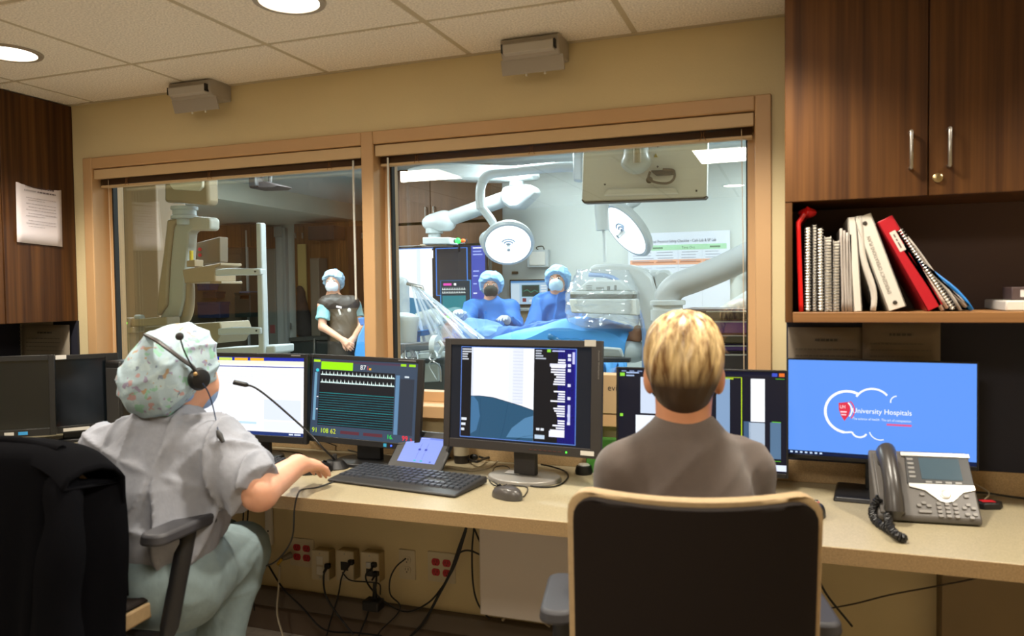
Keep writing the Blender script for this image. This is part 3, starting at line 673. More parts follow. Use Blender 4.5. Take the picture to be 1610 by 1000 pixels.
# --- large x-ray monitor
def p_xray(P_):
    P_.rect(0, 0, 1, 1, '#10161E').up(); P_.rect(.075, .02, .90, .985, '#5F86D8').up(); P_.rect(.08, .028, .895, .978, '#07090E').rect(.775, .028, .895, .978, '#2A22B0').up()
    # fluoroscopy picture
    P_.rect(.155, .028, .61, .978, '#EEF1FA').rect(.46, .40, .535, .978, '#D8DEEC').rect(.43, .34, .46, .978, '#E4E8F4').rect(.155, .4, .17, .978, '#CFD7EA').up()
    for k in range(17): P_.rect(.462, .41 + k * .033, .533, .414 + k * .033, '#B9C2D6')
    P_.poly([(.155, .46), (.22, .465), (.32, .455), (.42, .42), (.52, .385), (.61, .345), (.61, .028), (.155, .028)], '#24506E').up()
    P_.poly([(.155, .455), (.175, .46), (.21, .40), (.225, .25), (.20, .10), (.155, .06)], '#3E6E96'); P_.poly([(.61, .29), (.55, .26), (.46, .15), (.42, .05), (.61, .06)], '#4F7FA6'); P_.line([(.61, .09), (.54, .07), (.49, .03)], .008, '#16344A').line([(.155, .46), (.22, .465), (.32, .455), (.42, .42), (.52, .385), (.61, .345)], .006, '#10242E')
    P_.line([(.43, .40), (.40, .15), (.38, .03)], .006, '#1B4462').line([(.225, .44), (.235, .2), (.22, .05)], .006, '#1B4462')
    rnd = random.Random(4)
    for k in range(5): P_.rect(.085, .95 - k * .026, .085 + (.07 if k < 2 else .07 * rnd.uniform(.5, .95)), .964 - k * .026, '#C8CCD4')
    for k in range(4): P_.rect(.62, .95 - k * .026, .62 + .075 * rnd.uniform(.5, 1), .964 - k * .026, '#B8BECC')
    for k, v in enumerate((.20, .145, .09)): P_.rect(.085, v, .125 - .008 * k, v + .026, '#DDE2EA')
    P_.rect(.632, .145, .655, .17, '#DDE2EA').rect(.662, .145, .685, .17, '#DDE2EA').rect(.622, .06, .69, .10, '#B9CCE0')
    P_.rect(.72, .80, .83, .83, '#E4E6FF')
    for k in range(32):
        v = .86 - k * .0245
        if k in (2, 11, 12, 18, 24): continue
        a = .728 if k in (3, 4, 5, 17, 29) else rnd.uniform(.74, .785); P_.rect(a, v, .825, v + .015, '#F1F2FF')
    P_.rect(.72, .09, .825, .15, '#E9EBFF')
    for v in (.90, .86, .80, .75, .60, .47, .30, .22): P_.rect(.842, v, .862, v + .03, '#DDE0FF')
    P_.rect(.845, .24, .862, .42, '#BFC4F4').rect(.70, .945, .725, .975, '#8CD63C').rect(.735, .952, .82, .964, '#C9CFFF').rect(.872, .83, .888, .95, '#C9C9FF')
def ex_big(t, T, w_, h_):
    sticker(t, T, w_ / 2 - .045, -h_ / 2 + .016, .045, .014); sticker(t, T, w_ / 2 - .04, h_ / 2 - .008, .038, .02, '#A8A59C')
    vs, fs, wd = letters('Axiom Workplace'); k = .013
    P_ = MB().add([(w_ / 2 - .013 + b * k * .6, -.0047, h_ / 2 - .03 - a * .09 / wd) for a, b in vs], fs, lin('#77746E')); P_.xf(T).build('side_lettering', m_paper, t, smooth=False, kind='stuff')
    for k in range(7): MB().bx(.04 + k * .017, .05 + k * .017, -.0055, -.0042, -h_ / 2 + .012, -h_ / 2 + .015).xf(T).build('button', mat('btn_brown', '#4A2A26', .5), t)
    MB().bx(.168, .172, -.0055, -.0042, -h_ / 2 + .011, -h_ / 2 + .016).xf(T).build('power_light', mat('led_green', '#40FF40', .4, emit=('#50FF40', 2)), t)
m_bigm = mat('monitor_taupe', '#2B2827', .5, bump=(500, .05))
monitor('imaging_monitor', 'large charcoal monitor showing an x-ray picture, in the middle of the worktop', -.855, 2.40, -6, .572, .37, 1.058, p_xray, (.024, .036, .022, .03), 4, thick=.05, m=m_bigm, base=(.26, .20, mat('base_grey', '#8E8A84', .35, metal=.3)), neck=.04, extras=ex_big)

# --- wide dark image review screen behind the blond person
def p_wide(P_):
    P_.rect(0, 0, 1, 1, '#070B1C').up(); P_.rect(0, .95, 1, 1, '#0B1026').rect(0, 0, .3, .06, '#E8ECFF').rect(.86, .02, 1, .08, '#DDE6FF').up()
    P_.rect(.14, .54, .3, .92, '#C9D6EA').rect(.11, .1, .33, .52, '#E9EEFA').rect(.60, .08, .68, .93, '#7E9ABC').rect(.80, .5, .88, .93, '#EEF2FA').rect(.79, .1, .88, .49, '#A9B9CC').rect(.76, .12, .80, .5, '#3C5878').rect(.91, .14, .97, .5, '#52708E')
    P_.rect(.745, .08, .75, .94, '#B9D81C').rect(.62, .935, .75, .94, '#B9D81C').rect(.94, .93, .99, .935, '#60C020').rect(.92, .5, .97, .508, '#60C020').rect(.92, .115, .97, .12, '#60C020')
    P_.rect(.01, .925, .04, .96, '#8CD63C').rect(.05, .955, .13, .97, '#9FB4D8').rect(.05, .925, .10, .94, '#9FB4D8').rect(.63, .918, .70, .93, '#B9D81C').rect(.96, .955, .99, .99, '#E0702A').rect(.92, .955, .95, .99, '#3B4FC0').rect(.01, .5, .03, .53, '#8CD63C').rect(.01, .08, .03, .1, '#8CD63C')
    for k in range(6): P_.rect(.02 + k * .05, .972, .05 + k * .05, .985, '#7A8CB0')
monitor('review_monitor', 'thin dark monitor with split x-ray views behind the blond person', -.285, 2.47, 0, .525, .325, .99, p_wide, (.006, .006, .006, .014), 3)

# --- blue logo screen
def p_uh(P_):
    P_.rect(0, 0, 1, 1, '#5E93EC').up(); P_.rect(0, 0, 1, .04, '#0A1A3C').up()
    for k in range(7): P_.rect(.012 + k * .028, .012, .026 + k * .028, .03, '#BFD4F2')
    def arc(cx, cy, r_, a0, a1, n=14): return [(cx + r_ * math.cos(R(a0 + (a1 - a0) * k / n)) * P_.h / P_.w, cy + r_ * math.sin(R(a0 + (a1 - a0) * k / n))) for k in range(n + 1)]
    body = arc(.335, .47, .215, 62, 262, 26)
    top = arc(.47, .545, .175, 150, 40, 12)
    P_.line(body, .026, '#FDFDFF'); P_.line([body[0]] + top, .02, '#F4F7FF'); P_.line(arc(.60, .595, .06, 190, 95, 6), .012, '#EAF0FF')
    P_.line([body[-1]] + arc(.40, .29, .075, 200, 330, 9), .018, '#F4F7FF'); P_.line(arc(.51, .30, .10, 195, 290, 7), .011, '#EAF0FF')
    sh = [(.285, .56), (.345, .575), (.35, .50), (.34, .43), (.318, .375), (.298, .43), (.287, .49)]
    P_.up(); P_.poly(sh, '#D8324A'); P_.up(); P_.line(arc(.30, .49, .10, -40, 50, 10), .013, '#FFFFFF'); P_.line(arc(.30, .49, .125, -42, 48, 10), .012, '#E0465E')
    P_.text(.292, .505, .05, 'UH', '#FFE8EC', 'l', .03); P_.line([(.295, .47), (.33, .47)], .014, '#FFD6DE').line([(.30, .44), (.327, .44)], .012, '#FFD6DE')
    P_.text(.36, .465, .072, 'University Hospitals', '#FFFFFF', 'l', .315); P_.text(.36, .395, .036, 'The science of health. The art of compassion.', '#E2ECFF', 'l', .315); P_.rect(.545, .352, .675, .372, '#D85A8A')
monitor('logo_monitor', 'thin bezel monitor with the blue University Hospitals desktop behind the phone', .228, 2.53, -5, .515, .308, 1.030, p_uh, (.005, .005, .005, .012), 2, base=(.24, -.20, m_black), neck=.035)

# --- switched-off monitors on the left return
def ex_off(lab):
    def f(t, T, w_, h_):
        for (x, c) in lab: sticker(t, T, x, -h_ / 2 + .014, .034, .013, c)
    return f
monitor('dark_monitor', 'switched off black monitor, largest of the three by the left cabinet', -3.06, 2.27, 38, .38, .335, .995, dark_screen, (.022, .022, .022, .03), 2, base=(.2, .15, m_black), group='switched off monitors', extras=ex_off(((-.15, '#B9B6B0'), (-.11, '#B9B6B0'), (.02, '#B9B6B0'), (.07, '#2F8CC8'))))
monitor('dark_monitor', 'switched off black monitor in the middle of the three by the left cabinet', -2.93, 2.50, 52, .34, .335, .985, dark_screen, (.012, .05, .02, .03), 2, base=(.14, .1, m_black), group='switched off monitors', extras=lambda t, T, w_, h_: (sticker(t, T, -.13, h_ / 2 - .008, .05, .016), sticker(t, T, -.05, h_ / 2 - .008, .04, .018), sticker(t, T, .0, -h_ / 2 + .014, .1, .014)))
t = thing('desktop_computer', (-2.76, 2.60, TOP), 'narrow black upright computer case behind the dark monitors', 'computer')
MB().bx(-.045, .045, -.06, .05, 0, .35).build('case', m_black, t, bevel=.01); MB().bx(-.035, .035, -.064, -.058, .03, .32).build('front_panel', m_dgrey, t, bevel=.012)

# --- keyboards
def keyboard(label, x, y, rz, w_=.455, d_=.165, palm=.03, m=m_dgrey, mk=m_black, rows=6, keycol='#3B4048'):
    t = thing('keyboard', (x, y, TOP), label, 'keyboard', None, R(rz))
    MB().prism([(-d_ / 2 - palm, .002), (-d_ / 2 - palm, .010), (-d_ / 2, .014), (d_ / 2, .026), (d_ / 2, .004)], lambda a, b: Vector((-w_ / 2, a, b)), lambda a, b: Vector((w_ / 2, a, b))).build('case', m, t, bevel=.004)
    K = MB(); ncol = 21; kw = (w_ - .03) / ncol; kd = (d_ - .02) / rows
    for r_ in range(rows):
        c = 0
        while c < ncol:
            span = 1
            if r_ == 0 and c == 4: span = 6
            elif (r_, c) in ((1, 0), (2, 0), (3, 0), (1, 12), (2, 12)): span = 2
            if c in (14, 18) and False: pass
            if c == 14 and r_ in (2,): c = 17; continue
            gap = .004 if c >= 14 else 0
            if c >= 18: gap = .006
            x0 = -w_ / 2 + .012 + c * kw + gap; y0 = -d_ / 2 + .008 + r_ * kd; z = .014 + .012 * (y0 + d_ / 2) / d_
            K.prism([(x0 + .001, y0 + .001), (x0 + kw * span - .002, y0 + .001), (x0 + kw * span - .002, y0 + kd - .002), (x0 + .001, y0 + kd - .002)], lambda a, b: Vector((a, b, z - .002)), lambda a, b: Vector((a + (x0 + kw * span / 2 - a) * .22, b + (y0 + kd / 2 - b) * .22, z + .007)))
            c += span
    K.build('keys', mat('keycap_' + keycol, keycol, .35), t, kind='stuff')
    return t
keyboard('wide black keyboard lying in front of the small touch panel', -1.205, 2.285, -7.5, .50, .165, .035)
keyboard('black keyboard half hidden behind the seated person and the hand', -1.945, 2.31, 2, .42, .13, .0)
keyboard('black keyboard on the left return below the dark monitors', -2.62, 2.18, 50, .40, .13, .0)
MB().prism(rrect(.10, .05, .006), lambda a, b: Vector((-1.86 + a, 2.42 + b, TOP)), lambda a, b: Vector((-1.86 + a, 2.42 + b, TOP + .003))).build('note_pad', mat('note_blue', '#A9DCE0', .7), label='pale blue note beside the hidden keyboard', cat='note')
MB().box((-2.43, 2.02, TOP + .012), (.07, .03, .02), (0, 0, .6)).build('orange_marker', mat('orange', '#E8701C', .5), bevel=.006, label='orange marker on the left return by the person', cat='marker')
MB().box((-1.925, 2.43, TOP + .009), (.03, .02, .018), (0, 0, .4)).build('orange_tag', mat('orange', '#E8701C', .5), bevel=.004, label='tiny orange tag beside the pale blue note', cat='tag')
t = thing('trackball', (-2.78, 2.06, TOP), 'black glossy trackball with a yellow glint on the left return', 'trackball')
MB().ell((0, 0, .022), (.075, .05, .022), 18).build('base', m_black, t); MB().ell((.05, -.01, .042), (.026, .026, .026), 16).build('ball', m_blackgloss, t)

# --- mice
def mouse(label, x, y, rz, m, L_=.115, W_=.06, H_=.036, wheel=True):
    t = thing('computer_mouse', (x, y, TOP), label, 'mouse', None, R(rz))
    def f(u, v):
        a = 2 * math.pi * u; ph = v * math.pi / 2; r_ = math.cos(ph) ** .55; yy = math.sin(a) * r_ * L_ / 2; xx = math.cos(a) * r_ * W_ / 2 * (1 - .12 * math.sin(a))
        return Vector((xx, yy, .002 + H_ * math.sin(ph) ** .8 * (1 - .25 * max(0, yy / L_ * 2))))
    MB().grid(f, 28, 8).add([Vector((0, 0, .002))], []).build('shell', m, t)
    MB().prism([(W_ * .47 * math.cos(a), L_ * .48 * math.sin(a)) for a in [2 * math.pi * k / 28 for k in range(28)]], lambda a, b: Vector((a, b, 0)), lambda a, b: Vector((a, b, .006))).build('sole', m_black, t)
    MB().tube([(0, L_ * .05, H_ + .0015), (0, L_ * .46, H_ * .62)], .0012, 6).build('button_seam', m_blackgloss, t)
    if wheel: MB().cyl((-.004, L_ * .27, H_ * .83), (.004, L_ * .27, H_ * .83), .008, n=16).build('scroll_wheel', m_blackgloss, t)
    return t
m_mouse = mat('mouse_grey', '#4A4745', .3)
mouse('dark grey computer mouse in front of the large x-ray monitor', -.825, 2.19, 68, m_mouse)
mouse('black computer mouse under the hand of the person in scrubs', -1.585, 2.305, -38, m_black, .125, .07, .038)
m3_ = mouse('black mouse with a red mark right of the blond person', .045, 2.265, -12, m_black)
MB().prism(rrect(.02, .014, .004), lambda a, b: Vector((a, b + .022, .030)), lambda a, b: Vector((a, b + .022, .0345))).build('red_mark', m_red, m3_)
t = thing('green_lit_mouse', (-.53, 2.215, TOP), 'white mouse glowing green beside the sleeve of the blond person', 'mouse')
MB().ell((0, 0, .018), (.03, .05, .018), 18).build('shell', m_white, t); MB().ell((-.022, .01, .022), (.01, .03, .009), 12).build('light_strip', mat('led_strip', '#30FF80', .4, emit=('#30F078', 4)), t)

# --- gooseneck microphone
t = thing('gooseneck_microphone', (-1.56, 2.39, TOP), 'black gooseneck microphone reaching across the white screen', 'microphone')
MB().prism([(.055 * math.cos(a), .045 * math.sin(a)) for a in [2 * math.pi * k / 24 for k in range(24)]], lambda a, b: Vector((a, b, 0)), lambda a, b: Vector((a * .55, b * .55, .03))).build('base', m_black, t, bevel=.004)
gp = [Vector((-1.56, 2.39, TOP + .03)), at(508, 705, 2.66), at(487, 682, 2.66), at(455, 653, 2.66), at(425, 627, 2.65), at(402, 610, 2.64), at(388, 605, 2.63)]
MB().tube(spline(gp, 6), .0035, 8).build('neck', m_black, t, world=True)
MB().tube([at(391, 606, 2.635), at(387, 605, 2.63), at(368, 601, 2.62), at(366.5, 600.5, 2.619)], [.004, .0085, .0085, .006], 12).build('capsule', m_black, t, world=True)
MB().tube([Vector((-1.56, 2.39, TOP + .028)), Vector((-1.56, 2.39, TOP + .05))], .008, 12).build('socket', m_dgrey, t, world=True)

# --- small touch panel on a wedge stand
t = thing('touch_panel', (-1.235, 2.415, TOP), 'small black touch panel with a lavender screen behind the keyboard', 'touch panel', None, R(-7))
MB().prism([(-.03, .0), (.065, .11), (.09, .11), (.08, .0)], lambda a, b: Vector((-.055, a, b)), lambda a, b: Vector((.055, a, b * .85))).build('stand', m_black, t, bevel=.004)
T = Matrix.Translation((0, .012, .070)) @ Matrix.Rotation(R(-46), 4, 'X')
MB().box((0, .006, 0), (.225, .014, .178)).xf(T).build('casing', m_black, t, bevel=.006)
P_ = Panel(.155, .105, 0, -.046, -.0015); P_.rect(0, 0, 1, 1, '#8FA2F2').up(); P_.rect(0, .93, 1, 1, '#6F86E0').rect(.03, .9, .07, .97, '#B04A5A').rect(.2, .95, .6, .975, '#D6DCFF')
for u in (.45, .62): P_.rect(u, .15, u + .006, .78, '#4A5AB8').rect(u - .03, .48, u + .036, .55, '#3444B0').rect(u - .03, .05, u + .035, .10, '#2AB8C0')
P_.rect(.84, .04, .88, .09, '#4A5AB8'); P_.xf(T).build('screen', m_screen, t, smooth=False, kind='stuff')
P_ = Panel(.03, .006, 0, -.078, -.0015); P_.rect(.1, .1, .9, .8, '#6A6A6A'); P_.xf(T).build('brand_mark', m_paper, t, smooth=False, kind='stuff')

# --- desk phone
ph = thing('desk_phone', (.338, 2.275, TOP), 'grey silver desk phone with handset and keypad at the right', 'phone', None, R(5))
m_ph = mat('phone_grey', '#57534F', .42, bump=(600, .05)); m_phs = mat('phone_silver', '#D2D2CE', .28, metal=.4); m_hs = mat('handset_grey', '#3B3836', .32)
prof = [(0, .004), (0, .018), (.125, .155), (.145, .165), (.15, .15), (.11, .0)]
MB().prism(prof, lambda a, b: Vector((-.135, a, b)), lambda a, b: Vector((.115, a, b))).build('body', m_ph, ph, bevel=.005)
SL = math.atan2(.137, .125)
T = Matrix.Translation((0, 0, .018)) @ Matrix.Rotation(SL, 4, 'X')     # local xy of the sloped face, y up the slope
def face_poly(pts, name, m, h_=.004, parent=ph, bev=.0008): return MB().prism(pts, lambda a, b: T @ Vector((a, b, -.001)), lambda a, b: T @ Vector((a, b, h_))).build(name, m, parent, bevel=bev)
face_poly([(-.05, .098), (-.045, .185), (.112, .185), (.112, .098)], 'display_bezel', m_black, .003)
face_poly([(-.012, .112), (-.012, .178), (.088, .178), (.088, .112)], 'display', mat('phone_display', '#3C4A52', .1, emit=('#5A7886', .25)), .0042)
face_poly([(-.055, .182), (-.055, .194), (.116, .194), (.116, .182)], 'top_trim', m_phs, .006)
wing = [(-.047, .098), (-.047, .088), (-.01, .078), (.008, .062), (.022, .048), (.038, .044), (.054, .048), (.068, .062), (.082, .076), (.113, .085), (.113, .098)]
face_poly(wing, 'silver_trim', m_phs, .0045)
MB().lathe([(.014, .003), (.014, .007), (.011, .0085), (.004, .008)], n=24).xf(T @ Matrix.Translation((.038, .068, 0))).build('navigation_ring', m_phs, ph)
kmesh = None
m_key = mat('phone_key', '#787470', .4)
def pkey(x, y, w_=.012, h_=.0085):
    global kmesh
    if kmesh is None or w_ != .012: o = MB().prism(rrect(w_, h_, .0025, 3), lambda a, b: Vector((a, b, -.001)), lambda a, b: Vector((a * .9, b * .9, .0045))).build('key', m_key, ph); 
    else: o = bpy.data.objects.new('key', kmesh); COL.objects.link(o); o.parent = ph
    if w_ == .012: kmesh = o.data
    o.matrix_local = T @ Matrix.Translation((x, y, 0))
for r_ in range(4):
    for c in range(3): pkey(.018 + c * .0195, .006 + r_ * .0115)
for (x, y) in ((-.03, .033), (-.018, .041), (-.006, .033), (.088, .041), (.078, .032), (.099, .032), (.082, .014), (.100, .014), (.091, .005), (-.018, .066), (.088, .066)): pkey(x, y)
pkey(-.018, .016, .034, .008)
for k in range(5): face_poly([(-.042, .115 + k * .0135), (-.042, .122 + k * .0135), (-.026, .122 + k * .0135), (-.026, .115 + k * .0135)], 'side_key', mat('key_glint', '#8A8A88', .25), .0045)
for k in range(4): face_poly([(-.004 + k * .024, .1005), (-.004 + k * .024, .1065), (.012 + k * .024, .1065), (.012 + k * .024, .1005)], 'soft_key', MATS['key_glint'], .0045)
# handset on its cradle
hs = MB().tube([T @ Vector((-.098, y, z)) for y, z in ((-.004, .02), (.0, .03), (.03, .043), (.075, .05), (.13, .048), (.165, .036), (.178, .03), (.184, .02))], [.017, .023, .023, .021, .021, .024, .024, .018], 16, flat=1.12).build('handset', m_hs, ph)
MB().cyl(T @ Vector((-.098, .018, .006)), T @ Vector((-.098, .018, .03)), .022, .02).build('mouthpiece', m_hs, hs); MB().cyl(T @ Vector((-.098, .158, .006)), T @ Vector((-.098, .158, .03)), .022, .02).build('earpiece', m_hs, hs)
face_poly([(-.128, .004), (-.128, .188), (-.066, .188), (-.066, .004)], 'cradle', m_ph, .008, bev=.003)
# coiled cord
cpts = spline([atz(1383, 782, TOP + .06), atz(1372, 800, TOP + .03), atz(1376, 818, TOP + .012), atz(1395, 832, TOP + .011), atz(1412, 842, TOP + .011), atz(1420, 846, TOP + .012), atz(1408, 840, TOP + .018), atz(1398, 825, TOP + .02), atz(1396, 808, TOP + .025)], 36)
hel = []
for k, p in enumerate(cpts):
    a = k * .95; tdir = (cpts[min(k + 1, len(cpts) - 1)] - cpts[max(k - 1, 0)]).normalized(); u = tdir.orthogonal().normalized(); v = tdir.cross(u)
    hel.append(p + (u * math.cos(a) + v * math.sin(a)) * .0085)
MB().tube(hel, .0034, 6).build('coiled_cord', m_black, ph, world=True)

# --- small items at the right
t = thing('card_reader', (.505, 2.50, TOP), 'small black six sided reader with a red label right of the phone', 'reader', None, .3)
MB().prism([(.045 * math.cos(R(60 * k)), .032 * math.sin(R(60 * k))) for k in range(6)], lambda a, b: Vector((a, b, 0)), lambda a, b: Vector((a * .9, b * .9, .018))).build('body', m_black, t, bevel=.003)
MB().bx(-.018, .018, -.012, .012, .018, .0188).build('red_label', m_red, t)
def cable(label, pts, r=.003, m=m_black, name='cable', n=7, group=None): return MB().tube(spline(pts, n), r, 7).build(name, m, label=label, cat='cable', group=group)
m_tan = mat('cable_tan', '#9A8C74', .6); m_white_c = mat('cable_white', '#C4B9A2', .6)
cable('pale looped cable behind the card reader', [(.50, 2.52, TOP + .012), (.52, 2.56, TOP + .03), (.47, 2.59, TOP + .05), (.44, 2.6, TOP + .03), (.48, 2.62, TOP + .008), (.6, 2.63, TOP + .006)], .0022, m_tan)
cable('dark cable behind the phone and reader', [(.40, 2.6, TOP + .005), (.5, 2.59, TOP + .02), (.6, 2.6, TOP + .01), (.75, 2.58, TOP + .005)], .003)
# --- cable tangle by the x-ray monitor
D = lambda px, py, dz=.003: atz(px, py, TOP + dz)
cable('black mouse cable looping between mouse and monitor base', [D(790, 766), D(775, 755), D(778, 735, .01), D(800, 735, .012), D(802, 758, .004), D(780, 764), D(770, 754), D(800, 762), D(828, 766), D(826, 778), D(818, 783)], .0018)
cable('thick dark cable curving round the monitor base', [D(800, 755), D(840, 765), D(875, 764), D(892, 752), D(890, 742), D(872, 735, .01), D(850, 730, .02)], .0028)
cable('thin keyboard cable trailing to the monitor base', [D(748, 764), D(760, 755), D(775, 749), D(790, 742, .01)], .0016)
cable('dark cable bundle tied behind the touch panel', [D(690, 728), D(715, 718), D(735, 722, .015), D(750, 726, .02), D(765, 720, .015), D(790, 716)], .0045)
cable('pale cable behind the touch panel', [D(700, 735), D(740, 740), D(770, 735), D(785, 722)], .002, m_tan)
cable('black cable from the white screen to the back of the desk', [D(428, 708, .004), D(470, 712), D(475, 718), D(462, 722)], .002)
cable('black cable hanging behind the heart monitor', [D(462, 672, .08), D(500, 690, .05), D(540, 705, .01), D(580, 716)], .0022)
cable('grey cable running from the keyboard over the desk edge', [D(528, 756), D(500, 766), D(475, 770), at(468, 778, 2.32), at(463, 800, 2.34), at(458, 850, 2.45), at(430, 885, 2.5), at(395, 890, 2.45), at(352, 878, 2.3)], .0026, m_dgrey)
# tie wraps on bundle
t = thing('cable_tie', D(745, 722, .01), 'black hook and loop strap round the cable bundle', 'strap')
MB().ell((0, 0, .008), (.018, .01, .012), 12).build('knot', m_black, t); MB().box((.035, .0, .008), (.03, .012, .006), (0, .3, .4)).build('loose_end', m_black, t, bevel=.002)
# pale paper under big monitor base, dark puck
MB().prism(rrect(.10, .045, .002), lambda a, b: D(818, 750, 0) + Vector((a, b, .0151)), lambda a, b: D(818, 750, 0) + Vector((a, b, .0158))).build('card_slip', mat('slip', '#D8CFC8', .7), label='white slip of paper on the base of the x-ray monitor', cat='paper')
t = thing('webcam_puck', D(918, 745, 0), 'black round puck under the right corner of the x-ray monitor', 'puck')
MB().lathe([(.028, 0), (.03, .01), (.026, .028), (.01, .032)], n=24).build('body', m_black, t); MB().lathe([(.02, .03), (.018, .034), (.004, .035)], n=24).build('cap', m_phs, t)
# carton and green folder between the screens
t = thing('carton', (-.60, 2.655, OZ0 - .012), 'beige carton with eviva lettering on the window sill', 'box')
MB().bx(-.05, .06, -.02, .06, 0, .135).build('body', mat('carton', '#B79A72', .7), t, bevel=.002)
P_ = Panel(.11, .135, .005, 0, -.0208); P_.text(.32, .60, .22, 'eviva', '#4A4038', 'l', .55); P_.build('lettering', m_paper, t, smooth=False, kind='stuff')
MB().bx(-.68, -.40, 2.58, 2.62, TOP, TOP + .12).build('green_folder', mat('green_card', '#4E9A3A', .6), bevel=.004, label='bright green folder standing behind the x-ray monitor', cat='folder')
t = thing('bottle', (-1.155, 2.60, TOP), 'small dark bottle standing between the heart and x-ray monitors', 'bottle')
MB().lathe([(.026, 0), (.028, .008), (.028, .11), (.012, .13), (.012, .155)], n=20).build('body', mat('bottle_dark', '#2B2624', .3), t); MB().lathe([(.014, .15), (.014, .172), (.01, .174)], n=16).build('cap', m_white, t)
MB().lathe([(.0285, .03), (.0285, .08)], n=20, caps=False).build('label_band', m_beigep, t)

# ------------------------------------------------------------------ cables under the desk
U = lambda px, py, y=2.6: aty(px, py, y)
m_dk = m_black
cable('black power cable hanging from the left surface box', [U(515, 892), U(509, 905, 2.58), U(512, 935), U(530, 965), U(556, 998)], .0038, group=None)
cable('black data cable from the middle surface box', [U(552, 884), U(538, 905, 2.57), U(532, 935), U(520, 975), U(512, 1005)], .0032)
cable('black power cable from the right surface box', [U(592, 902), U(590, 925, 2.58), U(578, 965), U(562, 1005)], .0038)
cable('black data cable curling from the right surface box to the bundle', [U(588, 890), U(575, 905, 2.57), U(583, 925), U(610, 950), U(640, 962), U(670, 950), U(690, 930), U(715, 890), U(733, 835)], .0034)
cable('thin cable joining two surface boxes', [U(538, 900), U(550, 912), U(575, 915), U(596, 918), U(598, 935)], .0026)
cable('black cable from the duplex outlet', [U(638, 878), U(622, 892), U(613, 912), U(614, 935), U(628, 950), U(625, 965), U(600, 990), U(590, 1005)], .003)
cable('thick dark cable bundle dropping from the desk to the floor', [U(733, 830), U(722, 860), U(708, 900), U(690, 935), U(665, 980), U(640, 1006)], .0055)
cable('second dark cable beside the bundle', [U(745, 830), U(742, 870), U(744, 920), U(752, 950), U(770, 974)], .0034)
cable('dark cable sagging in a loop beside the white panel', [U(745, 830), U(758, 858), U(775, 876), U(770, 880), U(740, 866), U(722, 870), U(712, 890)], .0034)
cable('grey cable drooping across the raceway on the left', [U(412, 868), U(420, 885), U(445, 925), U(475, 955), U(510, 990), U(560, 995), U(600, 1000)], .0036)
cable('white cable falling from the grey plug to the floor', [U(440, 890), U(438, 925), U(436, 965), U(446, 1003)], .0042, m_white_c)
cable('brown cable coiled on the raceway below the white panel', [U(790, 975, 2.58), U(800, 966, 2.58), U(825, 966, 2.58), U(850, 975, 2.58), U(865, 985, 2.58)], .006, m_tan)
cable('black cable hanging right of the office chair', [Vector((U(1287, 880, 2.5).x, 2.5, TOP - .038)), U(1287, 880, 2.5), U(1287, 905, 2.5), U(1300, 935, 2.5), U(1340, 985, 2.5)], .0035)
cable('thin brown cable sagging along the tan cabinet wall', [U(1270, 962, 2.585), U(1340, 950, 2.585), U(1400, 935, 2.585), U(1470, 922, 2.585), U(1530, 910, 2.585), U(1565, 898, 2.585)], .0026, mat('cable_brown', '#3E3122', .6))
for i, px in enumerate((337, 362, 383, 390)):
    cable('dark cable %s behind the knee of the person in scrubs' % ('hanging at the far left', 'left of middle', 'right of middle', 'hanging at the right')[i], [Vector((U(px, 800, 2.5).x, 2.5, TOP - .038)), U(px, 800, 2.5), U(px - 2, 840, 2.5), U(px - 4 + i * 3, 900, 2.5), U(px + 10, 960, 2.5)], .003)
t = thing('power_plug', U(458, 872, 2.65), 'grey round plug with yellow tip in the left red outlet', 'plug')
MB().cyl((0, 0, 0), (-.02, -.035, -.008), .014, .009).build('body', mat('plug_grey', '#7D7468', .5), t); MB().cyl((-.02, -.035, -.008), (-.035, -.045, -.03), .007, .005).build('strain_relief', mat('plug_yellow', '#C8A020', .5), t)
for (px, py, lb) in ((515, 890, 'small black plug in the left surface box'), (552, 884, 'large black data plug in the middle surface box'), (588, 888, 'black data plug in the upper port of the right box'), (591, 902, 'black power plug in the lower port of the right box')):
    t = thing('power_plug', U(px, py, 2.612), lb, 'plug', 'black plugs in the surface boxes'); MB().box((0, 0, 0), (.022, .02, .02)).build('body', m_black, t, bevel=.004); MB().cyl((0, -.008, -.004), (-.006, -.022, -.02), .005, .003).build('strain_relief', m_black, t)
# power strip on raceway
t = thing('adapter', (-1.53, 2.6, .185), 'dark power adapter resting on the raceway under the boxes', 'adapter')
MB().bx(-.035, .035, -.04, .015, 0, .04).build('body', m_black, t, bevel=.006); MB().cyl((0, 0, .035), (0, .0, .10), .01, .006).build('lead', m_black, t)
# ================================================================== SMOOTH BODY SURFACES
def _v(a): return np.array([a[0], a[1], a[2]], dtype=np.float32)
def cone(a, b, r1, r2, k=.03, cut=False): return ('c', _v(a), _v(b), r1, r2, k, cut)
def ellp(c, r, m=None, k=.03): return ('e', _v(c), np.array(r, np.float32), np.array(m, np.float32) if m is not None else None, k)
def plane(p, n): n = Vector(n).normalized(); return ('p', _v(p), _v(n))        # keeps the side n points away from
def minus(p): return ('s',) + (p,)
def _prim(P, q):
    if q[0] == 'c':
        _, a, b, r1, r2, k, cut = q; ba = b - a; pa = P - a; h0 = pa @ ba / float(ba @ ba); h = np.clip(h0, 0, 1)
        d = np.linalg.norm(pa - h[:, None] * ba, axis=1) - (r1 + (r2 - r1) * h)
        if cut: d = np.maximum(d, (h0 - 1) * float(np.linalg.norm(ba)))
        return d, k
    _, c, r, m, k = q; p = P - c
    if m is not None: p = p @ m
    k0 = np.linalg.norm(p / r, axis=1); k1 = np.linalg.norm(p / (r * r), axis=1)
    return k0 * (k0 - 1) / np.maximum(k1, 1e-6), k
